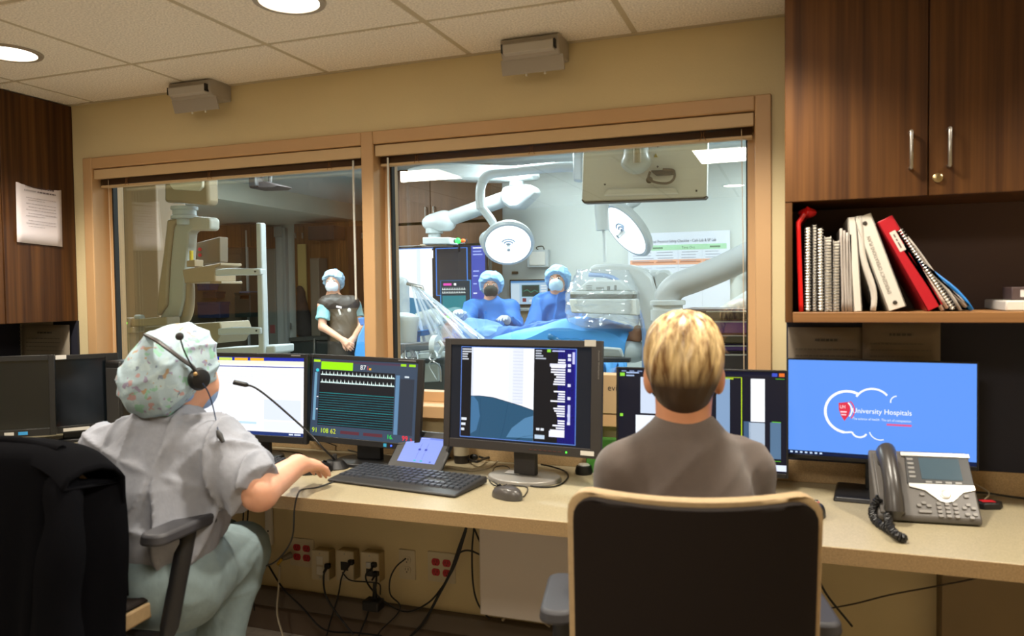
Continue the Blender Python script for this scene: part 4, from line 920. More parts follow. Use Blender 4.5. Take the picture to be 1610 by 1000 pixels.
def field(prims, fold=None):
    def f(P):
        d = None
        for q in prims:
            if q[0] == 'p': d = np.maximum(d, (P - q[1]) @ q[2]); continue
            if q[0] == 's':
                e, k = _prim(P, q[1]); d = np.maximum(d, -e); continue
            e, k = _prim(P, q)
            if d is None: d = e; continue
            h = np.clip(.5 + .5 * (d - e) / k, 0, 1); d = d + (e - d) * h - k * h * (1 - h)
        if fold is not None: d = d + fold(P)
        return d
    return f
def folds(amp, freq, seed=0, aniso=(1, 1, 1)):
    rs = np.random.RandomState(seed); D_ = rs.normal(size=(7, 3)) * np.array(aniso); D_ /= np.linalg.norm(D_, axis=1)[:, None]; ph = rs.uniform(0, 6.28, 7); fr = freq * rs.uniform(.6, 1.7, 7)
    def f(P):
        w_ = P + .018 * np.sin(P[:, [1, 2, 0]] * freq * .45 + seed) + .006 * np.sin(P[:, [2, 0, 1]] * freq * 1.3)
        s = np.zeros(len(P), np.float32)
        for i, (d, p, q_) in enumerate(zip(D_, ph, fr)):
            r_ = (1 - np.abs(np.sin(w_ @ d.astype(np.float32) * q_ + p))) ** 3
            m_ = np.clip(.5 + np.sin(P @ D_[(i + 3) % 7].astype(np.float32) * freq * .35 + 2 * p), 0, 1)
            s = np.maximum(s, r_ * m_)
        return (-amp * (s - .25)).astype(np.float32)
    return f
def surface(fn, lo, hi, vox):
    lo = np.array(lo, np.float32); n = np.ceil((np.array(hi) - lo) / vox).astype(int) + 2; B = 10; nb = -(-n // B); n = nb * B
    F = np.empty(n, np.float32); bi = np.indices(nb).reshape(3, -1).T
    d = fn((lo + (bi * B + (B - 1) / 2) * vox).astype(np.float32)); act = np.abs(d) < vox * B * 1.05 + .03
    F6 = F.reshape(nb[0], B, nb[1], B, nb[2], B); F6[:] = np.sign(d).reshape(nb)[:, None, :, None, :, None]
    loc = np.indices((B, B, B)).reshape(3, -1).T
    for s in range(0, int(act.sum()), 200):
        bb = bi[act][s:s + 200]; pts = (lo + (bb[:, None, :] * B + loc[None]) * vox).reshape(-1, 3).astype(np.float32); val = fn(pts).reshape(len(bb), B, B, B)
        for b, v in zip(bb, val): F6[b[0], :, b[1], :, b[2], :] = v
    S = F < 0; C8 = [(i, j, k) for i in (0, 1) for j in (0, 1) for k in (0, 1)]
    sh = tuple(n - 1); cnt = np.zeros(sh, np.int8)
    for (i, j, k) in C8: cnt += S[i:i + sh[0], j:j + sh[1], k:k + sh[2]]
    idx = np.argwhere((cnt > 0) & (cnt < 8))
    if not len(idx): return [], []
    val = np.stack([F[idx[:, 0] + i, idx[:, 1] + j, idx[:, 2] + k] for (i, j, k) in C8], 1); acc = np.zeros((len(idx), 3)); num = np.zeros(len(idx))
    for a in range(8):
        for b in range(a + 1, 8):
            ca, cb = np.array(C8[a]), np.array(C8[b])
            if np.abs(ca - cb).sum() != 1: continue
            m_ = (val[:, a] < 0) != (val[:, b] < 0); t_ = np.where(m_, val[:, a] / np.where(m_, val[:, a] - val[:, b], 1), 0)
            acc += np.where(m_[:, None], ca + t_[:, None] * (cb - ca), 0); num += m_
    V_ = lo + (idx + acc / num[:, None]) * vox
    vid = -np.ones(sh, np.int64); vid[tuple(idx.T)] = np.arange(len(idx)); Q = []
    for ax in range(3):
        o1, o2 = (ax + 1) % 3, (ax + 2) % 3; sl0 = [slice(None)] * 3; sl1 = [slice(None)] * 3; sl0[ax] = slice(0, -1); sl1[ax] = slice(1, None)
        A, B_ = S[tuple(sl0)], S[tuple(sl1)]; e = np.argwhere(A != B_); e = e[(e[:, o1] > 0) & (e[:, o2] > 0) & (e[:, o1] < sh[o1]) & (e[:, o2] < sh[o2])]
        flip = ~A[tuple(e.T)]; qs = []
        for (da, db) in ((-1, -1), (0, -1), (0, 0), (-1, 0)):
            c = e.copy(); c[:, o1] += da; c[:, o2] += db; qs.append(vid[tuple(c.T)])
        q_ = np.stack(qs, 1); q_[flip] = q_[flip][:, ::-1]; Q.append(q_)
    return V_, np.concatenate(Q)
def body(name, prims, m, parent, vox=.008, fold=None, pad=.03, label=None):
    """closed surface of the prims, in world coordinates, as a part of parent"""
    lo = np.full(3, 1e9); hi = -lo
    for q in prims:
        if q[0] == 'c':
            r = max(q[3], q[4])
            for p in (q[1], q[2]): lo = np.minimum(lo, p - r); hi = np.maximum(hi, p + r)
        elif q[0] == 'e': r = q[2].max(); lo = np.minimum(lo, q[1] - r); hi = np.maximum(hi, q[1] + r)
    V_, Q = surface(field(prims, fold), lo - pad, hi + pad, vox)
    inv = np.array(wm(parent).inverted()); V_ = V_ @ inv[:3, :3].T + inv[:3, 3]
    me = bpy.data.meshes.new(name); me.from_pydata(V_.tolist(), [], Q.tolist()); me.update(); me.polygons.foreach_set('use_smooth', [True] * len(me.polygons))
    o = bpy.data.objects.new(name, me); COL.objects.link(o); o.parent = parent; me.materials.append(m)
    if label: o['label'] = label
    return o
def frame3(f):
    """matrix whose columns are right, forward, up for a heading"""
    f = Vector((f[0], f[1], f[2] if len(f) > 2 else 0)).normalized(); r = f.cross(Vector((0, 0, 1))).normalized(); u = r.cross(f); return Matrix((r, f, u)).transposed()
def hand(wrist, tip, up, side=1, curl=.5, s=1.0, spread=1.0):
    w_ = Vector(wrist); d = (Vector(tip) - w_).normalized(); up = Vector(up); up = (up - d * up.dot(d)).normalized(); lat = d.cross(up) * side; out = []
    for l_ in (-.022, -.006, .010, .024): out.append(cone(w_ + lat * l_ * .6 * s, w_ + d * .075 * s + lat * l_ * s, .0165 * s, .0130 * s, .022))
    for i, (l_, ln) in enumerate(((-.030, .062), (-.011, .078), (.010, .084), (.030, .074))):
        p = w_ + d * .078 * s + lat * l_ * s; a = .15; q_ = d
        for seg, (fr, r1, r2) in enumerate(((.46, .0098, .0092), (.30, .0092, .0082), (.24, .0082, .0072))):
            a += curl * (.7, .8, .5)[seg]; q_ = d * math.cos(a) - up * math.sin(a) + lat * (l_ * 3 * spread if seg == 0 else 0); q_.normalize()
            n = p + q_ * ln * fr * s; out.append(cone(p, n, r1 * s, r2 * s, .006)); p = n
    p = w_ + d * .02 * s + lat * .026 * s; q1 = (d * .75 + lat * .62 - up * .25).normalized(); n = p + q1 * .042 * s; out.append(cone(p, n, .0135 * s, .011 * s, .010))
    q2 = (d * .95 + lat * .2 - up * .3).normalized(); out.append(cone(n, n + q2 * .032 * s, .0105 * s, .0088 * s, .008))
    return out

m_skin = mat('skin_fair', '#D9A184', .5, var=(14, .06), sss=.15); m_skin2 = mat('skin_warm', '#C08766', .5, sss=.12)
m_scrub = mat('scrub_grey', '#8F929C', .85, var=(60, .05), bump=(26, .9, (1, 1, .6))); m_pants = mat('scrub_teal', '#7E9094', .85, var=(40, .05), bump=(24, .8, (1, 1, .6)))
m_shirt = mat('pullover_taupe', '#554A44', .9, var=(40, .05), bump=(700, .35), sheen=.2)
m_shoe = mat('shoe_dark', '#2A2826', .6)

# ------------------------------------------------------------------ office chairs
m_shell = mat('chair_shell', '#1C1613', .75, bump=(500, .15), spec=.12); m_pad = mat('chair_tan', '#A88F6A', .7, var=(60, .08)); m_base = mat('chair_base', '#17171A', .45); m_armp = mat('arm_pad', '#35353A', .55, bump=(500, .1))
def backgrid(w_, z0, z1, r, curve, y, nx=18, nz=22, taper=.0):
    def f(u, v):
        h_ = z1 - z0; zz = z0 + h_ * (.5 - .5 * math.cos(math.pi * v)); dz = min(zz - z0, z1 - zz); hw = w_ / 2 - taper * (zz - z0) / h_ 
        if dz < r: hw -= r - math.sqrt(max(0, r * r - (r - dz) ** 2))
        x = (2 * u - 1) * hw; return Vector((x, y + curve * (1 - (2 * x / w_) ** 2) * -1 + .05 * ((zz - z0) / h_ - .3) * -1, zz - .016 * (1 - (2 * x / w_) ** 2) * max(0, (zz - z0) / h_)))
    return MB().grid(f, nx, nz)
def office_chair(label, loc, rz, top=1.0, seat=.47, arm=.69, bw=.46, armx=.30):
    t = thing('office_chair', loc, label, 'chair', 'rolling office chairs', R(rz))
    for k in range(5):
        a = R(90 + 72 * k); e = Vector((math.cos(a), math.sin(a), 0)); lg = MB().tube([e * .03 + Vector((0, 0, .10)), e * .27 + Vector((0, 0, .075))], [.026, .016], 10).build('base_leg', m_base, t)
        MB().cyl(e * .27 + Vector((-.012, 0, .028)), e * .27 + Vector((.012, 0, .028)), .027).build('caster', m_base, lg)
    MB().tube([(0, 0, .08), (0, 0, .25), (0, 0, .251), (0, 0, seat - .07)], [.03, .03, .02, .02], 16).build('gas_column', m_base, t)
    MB().prism(rrect(.46, .44, .10, 6), lambda a, b: Vector((a, b, seat - .075 + .05 * (a / .23) ** 2)), lambda a, b: Vector((a * 1.03, b * 1.03, seat - .018 + .04 * (a / .23) ** 2))).build('seat_shell', m_pad, t, bevel=.006)
    MB().prism(rrect(.47, .45, .10, 6), lambda a, b: Vector((a, b, seat - .017 + .04 * (a / .23) ** 2)), lambda a, b: Vector((a * .95, b * .95, seat + .035 * (a / .23) ** 2))).build('seat_cushion', m_shell, t, bevel=.006)
    backgrid(bw, seat + .09, top, .05, .035, -.20).build('backrest', m_pad, t, solid=.026, bevel=.008)
    backgrid(bw - .022, seat + .10, top - .012, .045, .035, -.222).build('back_shell', m_shell, t, solid=.018, bevel=.006)
    MB().tube(spline([(0, -.06, seat - .06), (0, -.22, seat - .04), (0, -.27, seat + .05), (0, -.262, seat + .22)], 5), .02, 10, flat=1.8).build('back_support', m_base, t)
    for s in (-1, 1):
        ap = MB().tube([(s * .16, -.05, seat - .075), (s * (armx - .012), -.05, seat - .07), (s * (armx - .005), -.045, seat - .04), (s * armx, .03, arm - .03)], .016, 10, flat=1.5).build('arm_post', m_base, t)
        MB().prism(rrect(.082, .25, .035, 6), lambda a, b: Vector((s * armx + a, b + .0, arm - .03)), lambda a, b: Vector((s * armx + a * .9, b * .95 + .0, arm))).build('armrest_pad', m_armp, ap, bevel=.008)
    return t
ch1 = office_chair('office chair with a black coat over its back, carrying the person in scrubs', (-1.835, 1.60, 0), 4, .985, .575, .80, .46, .295)
ch2 = office_chair('office chair with dark back and tan rim behind the blond person', (-.238, 1.745, 0), 12, 1.02, .47, .715, .475, .275)

# black coat draped over the first chair
m_coat = mat('coat_black', '#0B0B0E', .95, bump=(300, .2), spec=.03)
ct_ = thing('draped_coat', (-1.76, 1.36, 1.0), 'black coat hanging over the back of the left chair', 'coat')
M1 = wm(ch1)
def coat(u, v):
    s = 2 * u - 1; w_ = .25 + .02 * math.sin(9 * v)
    if v < .22:
        t_ = v / .22; z = .76 + .30 * t_; y = -.14 + .0 * t_; w_ = .275
    elif v < .30:
        t_ = (v - .22) / .08; a = math.pi * t_; z = 1.06 + .03 * math.sin(a); y = -.22 + .08 * math.cos(a) + .0; w_ = .258
    else:
        t_ = (v - .30) / .70; z = 1.06 - .78 * t_; y = -.30 - .07 * t_ ** .6 - .022 * math.sin(11 * s + 2.3 * t_) * t_ - .012 * math.sin(23 * s + 1.1) * t_; w_ = .258 + .07 * t_ + .012 * math.sin(9 * t_)
    sag = .055 * abs(s) ** 3
    return M1 @ Vector((s * w_, y + (.15 * abs(s) ** 5 if v > .3 else -.03 * s ** 4), z - .042 - sag))
MB().grid(coat, 40, 60).build('coat_body', m_coat, ct_, solid=.008, world=True)
for s in (-1, 1):
    sp = spline([M1 @ Vector((s * .20, -.28, .97)), M1 @ Vector((s * .255, -.33, .88)), M1 @ Vector((s * .27, -.37, .72)), M1 @ Vector((s * .28, -.38, .52))], 6)
    MB().tube(sp, [.036 + .012 * math.sin(k * .9) * .3 + .0012 * k for k in range(len(sp))], 14).build('sleeve', m_coat, ct_, world=True)
MB().tube(spline([M1 @ Vector((-.16, -.24, 1.035)), M1 @ Vector((0, -.235, 1.045)), M1 @ Vector((.16, -.24, 1.03))], 6), .016, 10).build('collar', m_coat, ct_, world=True)

# ------------------------------------------------------------------ person in scrubs with patterned cap
p1 = thing('person', (-1.74, 1.65, 0), 'person in grey scrubs and a patterned cap reaching for a mouse', 'person')
hc = at(287, 584, 2.29); face = Vector((.26, .95, -.16)); Mh = np.array(frame3(face))
shL, shR = at(178, 712, 2.36), at(340, 706, 2.22); neck0 = at(262, 678, 2.27); elR, wrR, tipR = at(408, 774, 2.13), at(468, 731, 2.42), at(524, 729, 2.60)
elL, wrL = at(196, 812, 2.5), at(330, 745, 2.66); pel = at(255, 905, 2.22); chest = at(262, 760, 2.26)
hipR, hipL = at(278, 912, 2.20), at(222, 905, 2.34); knR, knL = at(380, 868, 2.50), at(345, 858, 2.74); anR, anL = at(318, 1070, 2.42), at(300, 1040, 2.80)
anR.z = .12; anL.z = .12
skin1 = [ellp(hc, (.074, .094, .112), Mh, .02), ellp(hc + face * .06 - Vector((0, 0, .045)), (.052, .05, .06), Mh, .03), cone(hc - Vector((0, 0, .05)), neck0, .055, .062, .03), cone(neck0 - Vector((0, 0, .09)), pel, .08, .10, .05), cone(neck0, neck0 - Vector((0, 0, .09)), .055, .075, .04),
         cone(neck0 - Vector((0, 0, .05)), shR, .05, .055, .04), cone(neck0 - Vector((0, 0, .05)), shL, .05, .055, .04), cone(shR, elR, .055, .048, .03), cone(elR, wrR, .049, .033, .02), cone(shL, elL, .05, .042, .03), cone(elL, wrL, .042, .028, .02),
         cone(pel, hipR, .1, .085, .05), cone(hipR, knR, .075, .058, .04), cone(pel, hipL, .1, .085, .05), cone(hipL, knL, .075, .058, .04), cone(knR, anR, .05, .036, .03), cone(knL, anL, .05, .036, .03)] + hand(wrR, tipR, (.1, -.1, 1), -1, .30, 1.02) + hand(wrL, wrL + Vector((.1, .12, -.03)), (0, 0, 1), 1, .4)
# ear towards the camera
rv = Vector(frame3(face).col[0])
skin1.append(ellp(hc + rv * .074 - Vector((0, 0, .02)), (.012, .024, .034), Mh, .008))
body('body', skin1, m_skin, p1, .0075)
def lat(a, b, k): return a + (b - a) * k
top1 = [ellp(chest, (.182, .135, .18), None, .08), ellp(at(256, 838, 2.20), (.168, .14, .13), None, .08), cone(at(272, 690, 2.27), shR, .088, .078, .06), cone(at(250, 690, 2.29), shL, .09, .078, .06), cone(neck0 - Vector((0, 0, .01)), chest, .088, .16, .06),
        cone(shR, lat(shR, elR, .93), .080, .082, .05, True), cone(shL, lat(shL, elL, .9), .082, .088, .05, True)]
hem = at(250, 846, 2.2).z
body('scrub_top', top1 + [plane((0, 0, hem), (.12, -.05, -1)), minus(cone(hc, neck0 + Vector((.0, .0, -.005)), .06, .064))], m_scrub, p1, .007, folds(.020, 17, 3, (1, 1, .8)))
pants = [ellp(pel - Vector((0, 0, .0)), (.192, .17, .14), None, .08), cone(pel, hipR, .12, .12, .06), cone(hipR, knR, .105, .082, .05), cone(pel, hipL, .12, .12, .06), cone(hipL, knL, .105, .082, .05), cone(knR, lat(knR, anR, .95), .08, .068, .04, True), cone(knL, lat(knL, anL, .95), .08, .068, .04, True), plane((0, 0, hem + .03), (0, 0, 1))]
body('scrub_trousers', pants, m_pants, p1, .009, folds(.010, 14, 5, (1, 1, .6)))
for a_, k_ in ((anR, knR), (anL, knL)): body('shoe', [cone(a_ + Vector((0, -.03, -.07)), a_ + Vector((.03, .15, -.085)), .048, .035, .03), cone(a_, a_ - Vector((0, 0, .06)), .05, .05, .03), plane((0, 0, .002), (0, 0, -1))], m_shoe, p1, .01)
# patterned cap
def cap_mat():
    m = mat('cap_print', '#A8BFCB', .8, bump=(60, .25)); N = m.node_tree.nodes; L = m.node_tree.links; b = N['Principled BSDF']; tc = N.new('ShaderNodeTexCoord')
    def layer(scale, th, col, prev, off):
        mp = N.new('ShaderNodeMapping'); mp.inputs['Location'].default_value = off; L.new(tc.outputs['Object'], mp.inputs[0])
        wn = N.new('ShaderNodeTexNoise'); wn.inputs['Scale'].default_value = 30; L.new(mp.outputs[0], wn.inputs[0])
        ad = N.new('ShaderNodeMixRGB'); ad.blend_type = 'LINEAR_LIGHT'; ad.inputs[0].default_value = .035; L.new(mp.outputs[0], ad.inputs[1]); L.new(wn.outputs['Color'], ad.inputs[2])
        vo = N.new('ShaderNodeTexVoronoi'); vo.inputs['Scale'].default_value = scale; vo.inputs['Randomness'].default_value = 1; L.new(ad.outputs[0], vo.inputs['Vector'])
        lt = N.new('ShaderNodeMath'); lt.operation = 'LESS_THAN'; lt.inputs[1].default_value = th; L.new(vo.outputs['Distance'], lt.inputs[0])
        mx = N.new('ShaderNodeMixRGB'); mx.inputs[2].default_value = (*lin(col), 1); L.new(lt.outputs[0], mx.inputs[0])
        if prev: L.new(prev, mx.inputs[1])
        else: mx.inputs[1].default_value = (*lin('#A8BFCB'), 1)
        return mx.outputs[0]
    o = None
    for (s_, th, c, off) in ((22, .36, '#B2C8D0', (0, 0, 0)), (17, .24, '#8FBFAC', (.3, .1, .2)), (20, .21, '#B99A9C', (.7, .4, .1)), (19, .19, '#B09A80', (.2, .8, .5)), (21, .17, '#7C8A9E', (.9, .2, .7)), (24, .18, '#9A93B0', (.15, .65, .35))): o = layer(s_, th, c, o, off)
    L.new(o, b.inputs['Base Color']); return m
capm = cap_mat()
cap1 = [ellp(at(279, 566, 2.275), (.096, .114, .102), Mh, .05), ellp(at(243, 603, 2.20), (.098, .092, .098), None, .07), ellp(at(292, 562, 2.30), (.082, .1, .09), Mh, .04)]
body('patterned_cap', cap1 + [plane(hc + face * .075, (face.x, face.y, .1)), plane(at(330, 618, 2.26), (.55, .25, -.75))], capm, p1, .006, folds(.009, 24, 8))
body('face_mask', [ellp(hc + face * .060 - Vector((0, 0, .052)), (.052, .048, .058), Mh, .02), cone(hc + rv * .04 - Vector((0, 0, .06)) - face * .03, hc + face * .04 - Vector((0, 0, .06)), .034, .04, .02)], mat('mask_blue', '#8FAEDC', .8, bump=(90, .2)), p1, .006)
# headset
hs_ = thing('headset', at(312, 597, 2.19), 'black headset with raised microphone over the patterned cap', 'headset')
ear = hc + rv * .088 - Vector((0, 0, .012))
ear = at(313, 596, 2.195)
MB().lathe([(.022, -.012), (.03, -.01), (.033, .0), (.028, .012), (.015, .016)], ear, n=24, mtx=Matrix(frame3(rv)).to_3x3() @ Matrix.Rotation(R(-90), 3, 'X')).build('ear_cup', m_black, hs_, world=True)
MB().tube(spline([ear + Vector((0, 0, .005)), at(303, 577, 2.165), at(288, 566, 2.145), at(268, 551, 2.13), at(250, 538, 2.13), at(240, 532, 2.15), at(232, 528, 2.2)], 6), .006, 8, flat=2.2).build('headband', mat('band_dark', '#2A221E', .5), hs_, world=True)
MB().tube(spline([at(307, 584, 2.165), at(297, 567, 2.13), at(289, 550, 2.115), at(284, 534, 2.11)], 6), .0022, 7).build('boom', m_black, hs_, world=True)
MB().lathe([(.004, -.006), (.0105, -.003), (.011, .004), (.006, .007)], at(282, 529, 2.108), n=16, mtx=Matrix(frame3(rv)).to_3x3() @ Matrix.Rotation(R(-90), 3, 'X')).build('microphone', m_dgrey, hs_, world=True)
MB().ell(at(307, 588, 2.16), (.006, .006, .006), 10).build('pivot', mat('brass_pivot', '#A8854A', .4), hs_, world=True)
MB().tube(spline([at(319, 603, 2.17), at(328, 618, 2.19), at(335, 640, 2.2), at(340, 663, 2.18), at(344, 682, 2.13)], 6), .0018, 6).build('cord', mat('cord_blueblack', '#1B2C4A', .5), hs_, world=True)
MB().tube([at(342, 677, 2.13), at(345, 684, 2.125), at(351, 695, 2.12)], [.004, .0085, .005], 10).build('inline_control', m_dgrey, hs_, world=True)

# ------------------------------------------------------------------ blond person from behind
p2 = thing('person', (-.22, 1.75, 0), 'person with short blond hair in a taupe pullover, seen from behind', 'person')
hc = at(1075, 581, 1.80); face = Vector((-.12, 1, -.05)); Mh = np.array(frame3(face)); F3 = frame3(face); rv = Vector(F3.col[0])
neck0 = at(1074, 654, 1.79); shL, shR = at(982, 742, 1.79), at(1166, 738, 1.84); elL, elR = at(958, 850, 1.86), at(1190, 850, 1.92); wrL, wrR = at(1000, 802, 2.15), at(1155, 800, 2.2)
chest = at(1074, 790, 1.79); pel = Vector((-.2, 1.72, .58))
skin2 = [ellp(hc, (.072, .094, .112), Mh, .02), ellp(hc + face * .05 - Vector((0, 0, .055)), (.052, .052, .062), Mh, .03), cone(hc - face * .02 - Vector((0, 0, .04)), neck0, .052, .052, .03), cone(neck0 - Vector((0, 0, .10)), pel, .07, .1, .05), cone(neck0, neck0 - Vector((0, 0, .09)), .05, .055, .04), cone(neck0 - Vector((0, 0, .06)), shL, .04, .045, .04), cone(neck0 - Vector((0, 0, .06)), shR, .04, .045, .04),
         cone(shL, elL, .045, .038, .03), cone(elL, wrL, .038, .027, .02), cone(shR, elR, .045, .038, .03), cone(elR, wrR, .038, .027, .02), cone(pel, pel + Vector((-.09, 0, 0)), .09, .08, .05), cone(pel, pel + Vector((.09, 0, 0)), .09, .08, .05)]
for s in (-1, 1):
    kn = Vector((-.2 + s * .11, 2.13, .56)); an = Vector((-.2 + s * .12, 2.15, .12)); skin2 += [cone(pel + Vector((s * .09, 0, -.01)), kn, .075, .055, .04), cone(kn, an, .05, .036, .03)]
    e = hc + rv * s * .079 - Vector((0, 0, .022)) - face * .004
    skin2 += [ellp(e, (.013, .020, .034), np.array(Matrix(F3) @ Matrix.Rotation(R(-22 * s), 3, 'Z')), .006), ellp(e - Vector((0, 0, .024)) + rv * s * -.002, (.006, .010, .012), Mh, .006)]
skin2 += hand(wrL, wrL + Vector((.05, .1, -.02)), (0, 0, 1), 1, .4) + hand(wrR, wrR + Vector((-.03, .1, -.02)), (0, 0, 1), -1, .4)
body('body', skin2, m_skin2, p2, .0065)
top2 = [ellp(chest, (.155, .115, .19), None, .08), ellp(at(1075, 900, 1.76), (.155, .125, .15), None, .08), cone(at(1052, 700, 1.79), shL, .056, .062, .04), cone(at(1098, 700, 1.80), shR, .056, .062, .04), cone(neck0 - Vector((0, 0, .045)), chest, .06, .14, .05),
        cone(shL, elL, .064, .056, .04), cone(elL, lat(elL, wrL, .9), .054, .04, .03, True), cone(shR, elR, .064, .056, .04), cone(elR, lat(elR, wrR, .9), .054, .04, .03, True), cone(neck0 - Vector((0, 0, .05)), neck0 + Vector((0, .005, -.004)), .066, .0585, .02, True)]
body('pullover', top2 + [minus(cone(hc, neck0 + Vector((0, .01, -.0)), .05, .0545)), plane((0, 0, .56), (0, 0, -1))], m_shirt, p2, .0065, folds(.008, 13, 11))
# collar band and yoke seam
body('collar', [cone(neck0 - Vector((0, -.004, .012)), neck0 + Vector((0, .006, .010)), .0625, .0600, .01, True), minus(cone(hc, neck0 - Vector((0, 0, .06)), .05, .0555))], mat('collar_taupe', '#453C37', .9), p2, .005)
body('trousers', [ellp(pel, (.17, .13, .12), None, .06)] + [c for s in (-1, 1) for c in (cone(pel + Vector((s * .09, 0, -.01)), (-.2 + s * .11, 2.13, .56), .09, .075, .05), cone((-.2 + s * .11, 2.13, .56), (-.2 + s * .12, 2.15, .14), .07, .06, .04, True))], mat('trouser_dark', '#2B2C33', .85), p2, .011)
for s in (-1, 1): body('shoe', [cone((-.2 + s * .12, 2.12, .05), (-.2 + s * .13, 2.30, .035), .045, .034, .03), plane((0, 0, .002), (0, 0, -1))], m_shoe, p2, .011)
# hair: long top swept over a short nape, strands as grooves
def hair_fold(P):
    q_ = (P - _v(hc)); a = np.arctan2(q_ @ Mh[:, 0], q_ @ Mh[:, 1]); z = q_ @ Mh[:, 2]; r = np.linalg.norm(q_, axis=1)
    sweep = a * 9 + z * 26
    s = .0012 * np.sin(sweep * 2.6 + 2 * np.sin(z * 30)) + .0007 * np.sin(sweep * 5.3 + 1.7) + .0030 * np.sin(sweep * .9 + z * 18)
    return (s * np.clip((z + .075) / .05, 0, 1)).astype(np.float32)
top_c = hc - face * .006 + Vector((0, 0, .006))
hair = [ellp(top_c + Vector((0, 0, .026)), (.0835, .106, .100), Mh, .03), ellp(hc - face * .035 + Vector((0, 0, .012)), (.078, .078, .085), Mh, .03), ellp(hc + face * .02 + Vector((0, 0, .068)), (.074, .09, .055), Mh, .04), ellp(hc - face * .03 - Vector((0, 0, .042)), (.060, .068, .070), Mh, .03)]
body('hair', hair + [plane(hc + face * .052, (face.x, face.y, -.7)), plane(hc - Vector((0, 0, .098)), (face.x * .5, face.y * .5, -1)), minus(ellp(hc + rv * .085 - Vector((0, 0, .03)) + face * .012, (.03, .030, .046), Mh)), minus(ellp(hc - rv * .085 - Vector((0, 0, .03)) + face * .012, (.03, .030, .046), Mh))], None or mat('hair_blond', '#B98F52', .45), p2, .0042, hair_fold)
def hair_mat(m, zc):
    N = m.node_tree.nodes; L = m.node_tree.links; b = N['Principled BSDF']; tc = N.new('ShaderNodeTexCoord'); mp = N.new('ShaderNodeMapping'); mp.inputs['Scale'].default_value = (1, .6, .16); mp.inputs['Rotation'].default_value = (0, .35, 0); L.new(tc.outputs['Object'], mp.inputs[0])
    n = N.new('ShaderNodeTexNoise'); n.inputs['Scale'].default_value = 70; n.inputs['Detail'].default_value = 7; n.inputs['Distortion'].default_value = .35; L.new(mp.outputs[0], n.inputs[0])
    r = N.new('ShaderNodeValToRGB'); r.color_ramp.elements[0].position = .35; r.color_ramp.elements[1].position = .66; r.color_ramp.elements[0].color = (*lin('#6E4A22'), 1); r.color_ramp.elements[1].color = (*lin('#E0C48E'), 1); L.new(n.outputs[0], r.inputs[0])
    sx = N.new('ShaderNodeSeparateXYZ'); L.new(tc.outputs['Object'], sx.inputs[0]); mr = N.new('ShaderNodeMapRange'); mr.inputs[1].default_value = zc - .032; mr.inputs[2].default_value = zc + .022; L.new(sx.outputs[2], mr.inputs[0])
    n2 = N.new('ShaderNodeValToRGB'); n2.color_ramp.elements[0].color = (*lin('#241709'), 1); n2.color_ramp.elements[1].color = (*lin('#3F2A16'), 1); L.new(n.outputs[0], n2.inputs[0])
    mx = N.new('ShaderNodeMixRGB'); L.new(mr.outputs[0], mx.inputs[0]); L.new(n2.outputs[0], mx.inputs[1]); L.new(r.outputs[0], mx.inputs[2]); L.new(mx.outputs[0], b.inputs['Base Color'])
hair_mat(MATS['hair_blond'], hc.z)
body('face_mask', [ellp(hc + face * .062 - Vector((0, 0, .058)), (.056, .05, .058), Mh, .02)], mat('mask_black', '#15161A', .8), p2, .007)
ml = MB()
for s in (-1, 1): ml.tube(spline([hc + rv * s * .073 + Vector((0, 0, .0)) - face * .012, hc + rv * s * .078 - face * .014 - Vector((0, 0, .04)), hc + rv * s * .066 + face * .02 - Vector((0, 0, .065))], 5), .0022, 6)
ml.build('ear_loops', MATS['mask_black'], p2, world=True)
# ================================================================== PROCEDURE ROOM
PY1, PYL, PCZ, SX, SZ = 8.2, 10.7, 2.78, -6.4, 2.54
m_pwall = mat('procedure_wall', '#C4C9C4', .7, var=(2, .03)); m_pceil = mat('procedure_ceiling', '#C9D0D2', .8, bump=(150, .3)); m_pfloor = mat('procedure_floor', '#8E9490', .4)
m_pbeige = mat('beige_enamel', '#97866A', .4); m_enamel = mat('white_enamel', '#BAC1C3', .32); m_enamelg = mat('grey_enamel', '#AEB6B8', .35); m_wood2 = wood('procedure_walnut', '#4B3222', '#6E4C33', .5)
MB().bx(-9.6, 2.8, WB, PYL, -.1, 0).build('floor', m_pfloor, smooth=False, kind='structure')
MB().bx(SX, 2.8, WB, PYL, PCZ, PCZ + .1).build('ceiling', m_pceil, smooth=False, kind='structure')
MB().bx(-9.6, SX, WB, PYL, SZ, PCZ + .1).build('ceiling_soffit', mat('soffit_cream', '#EEEBDA', .8), smooth=False, kind='structure')
JX = aty(592, 400, PY1).x
MB().bx(JX, 2.8, PY1, PY1 + .12, 0, PCZ).build('wall_back', m_pwall, smooth=False, kind='structure')
MB().bx(-9.6, JX, PYL, PYL + .12, 0, PCZ).build('wall_back', m_pwall, smooth=False, kind='structure')
MB().bx(JX, JX + .12, PY1 + .12, PYL, 0, PCZ).build('wall_inner', m_pwall, smooth=False, kind='structure')
MB().bx(2.8, 2.92, WB, PY1, 0, PCZ).build('wall_right', m_pwall, smooth=False, kind='structure')
m_tanwall = mat('alcove_tan', '#8C7A5C', .7)
MB().bx(-9.72, -9.6, WB, PYL, 0, PCZ).build('wall_left', m_tanwall, smooth=False, kind='structure')
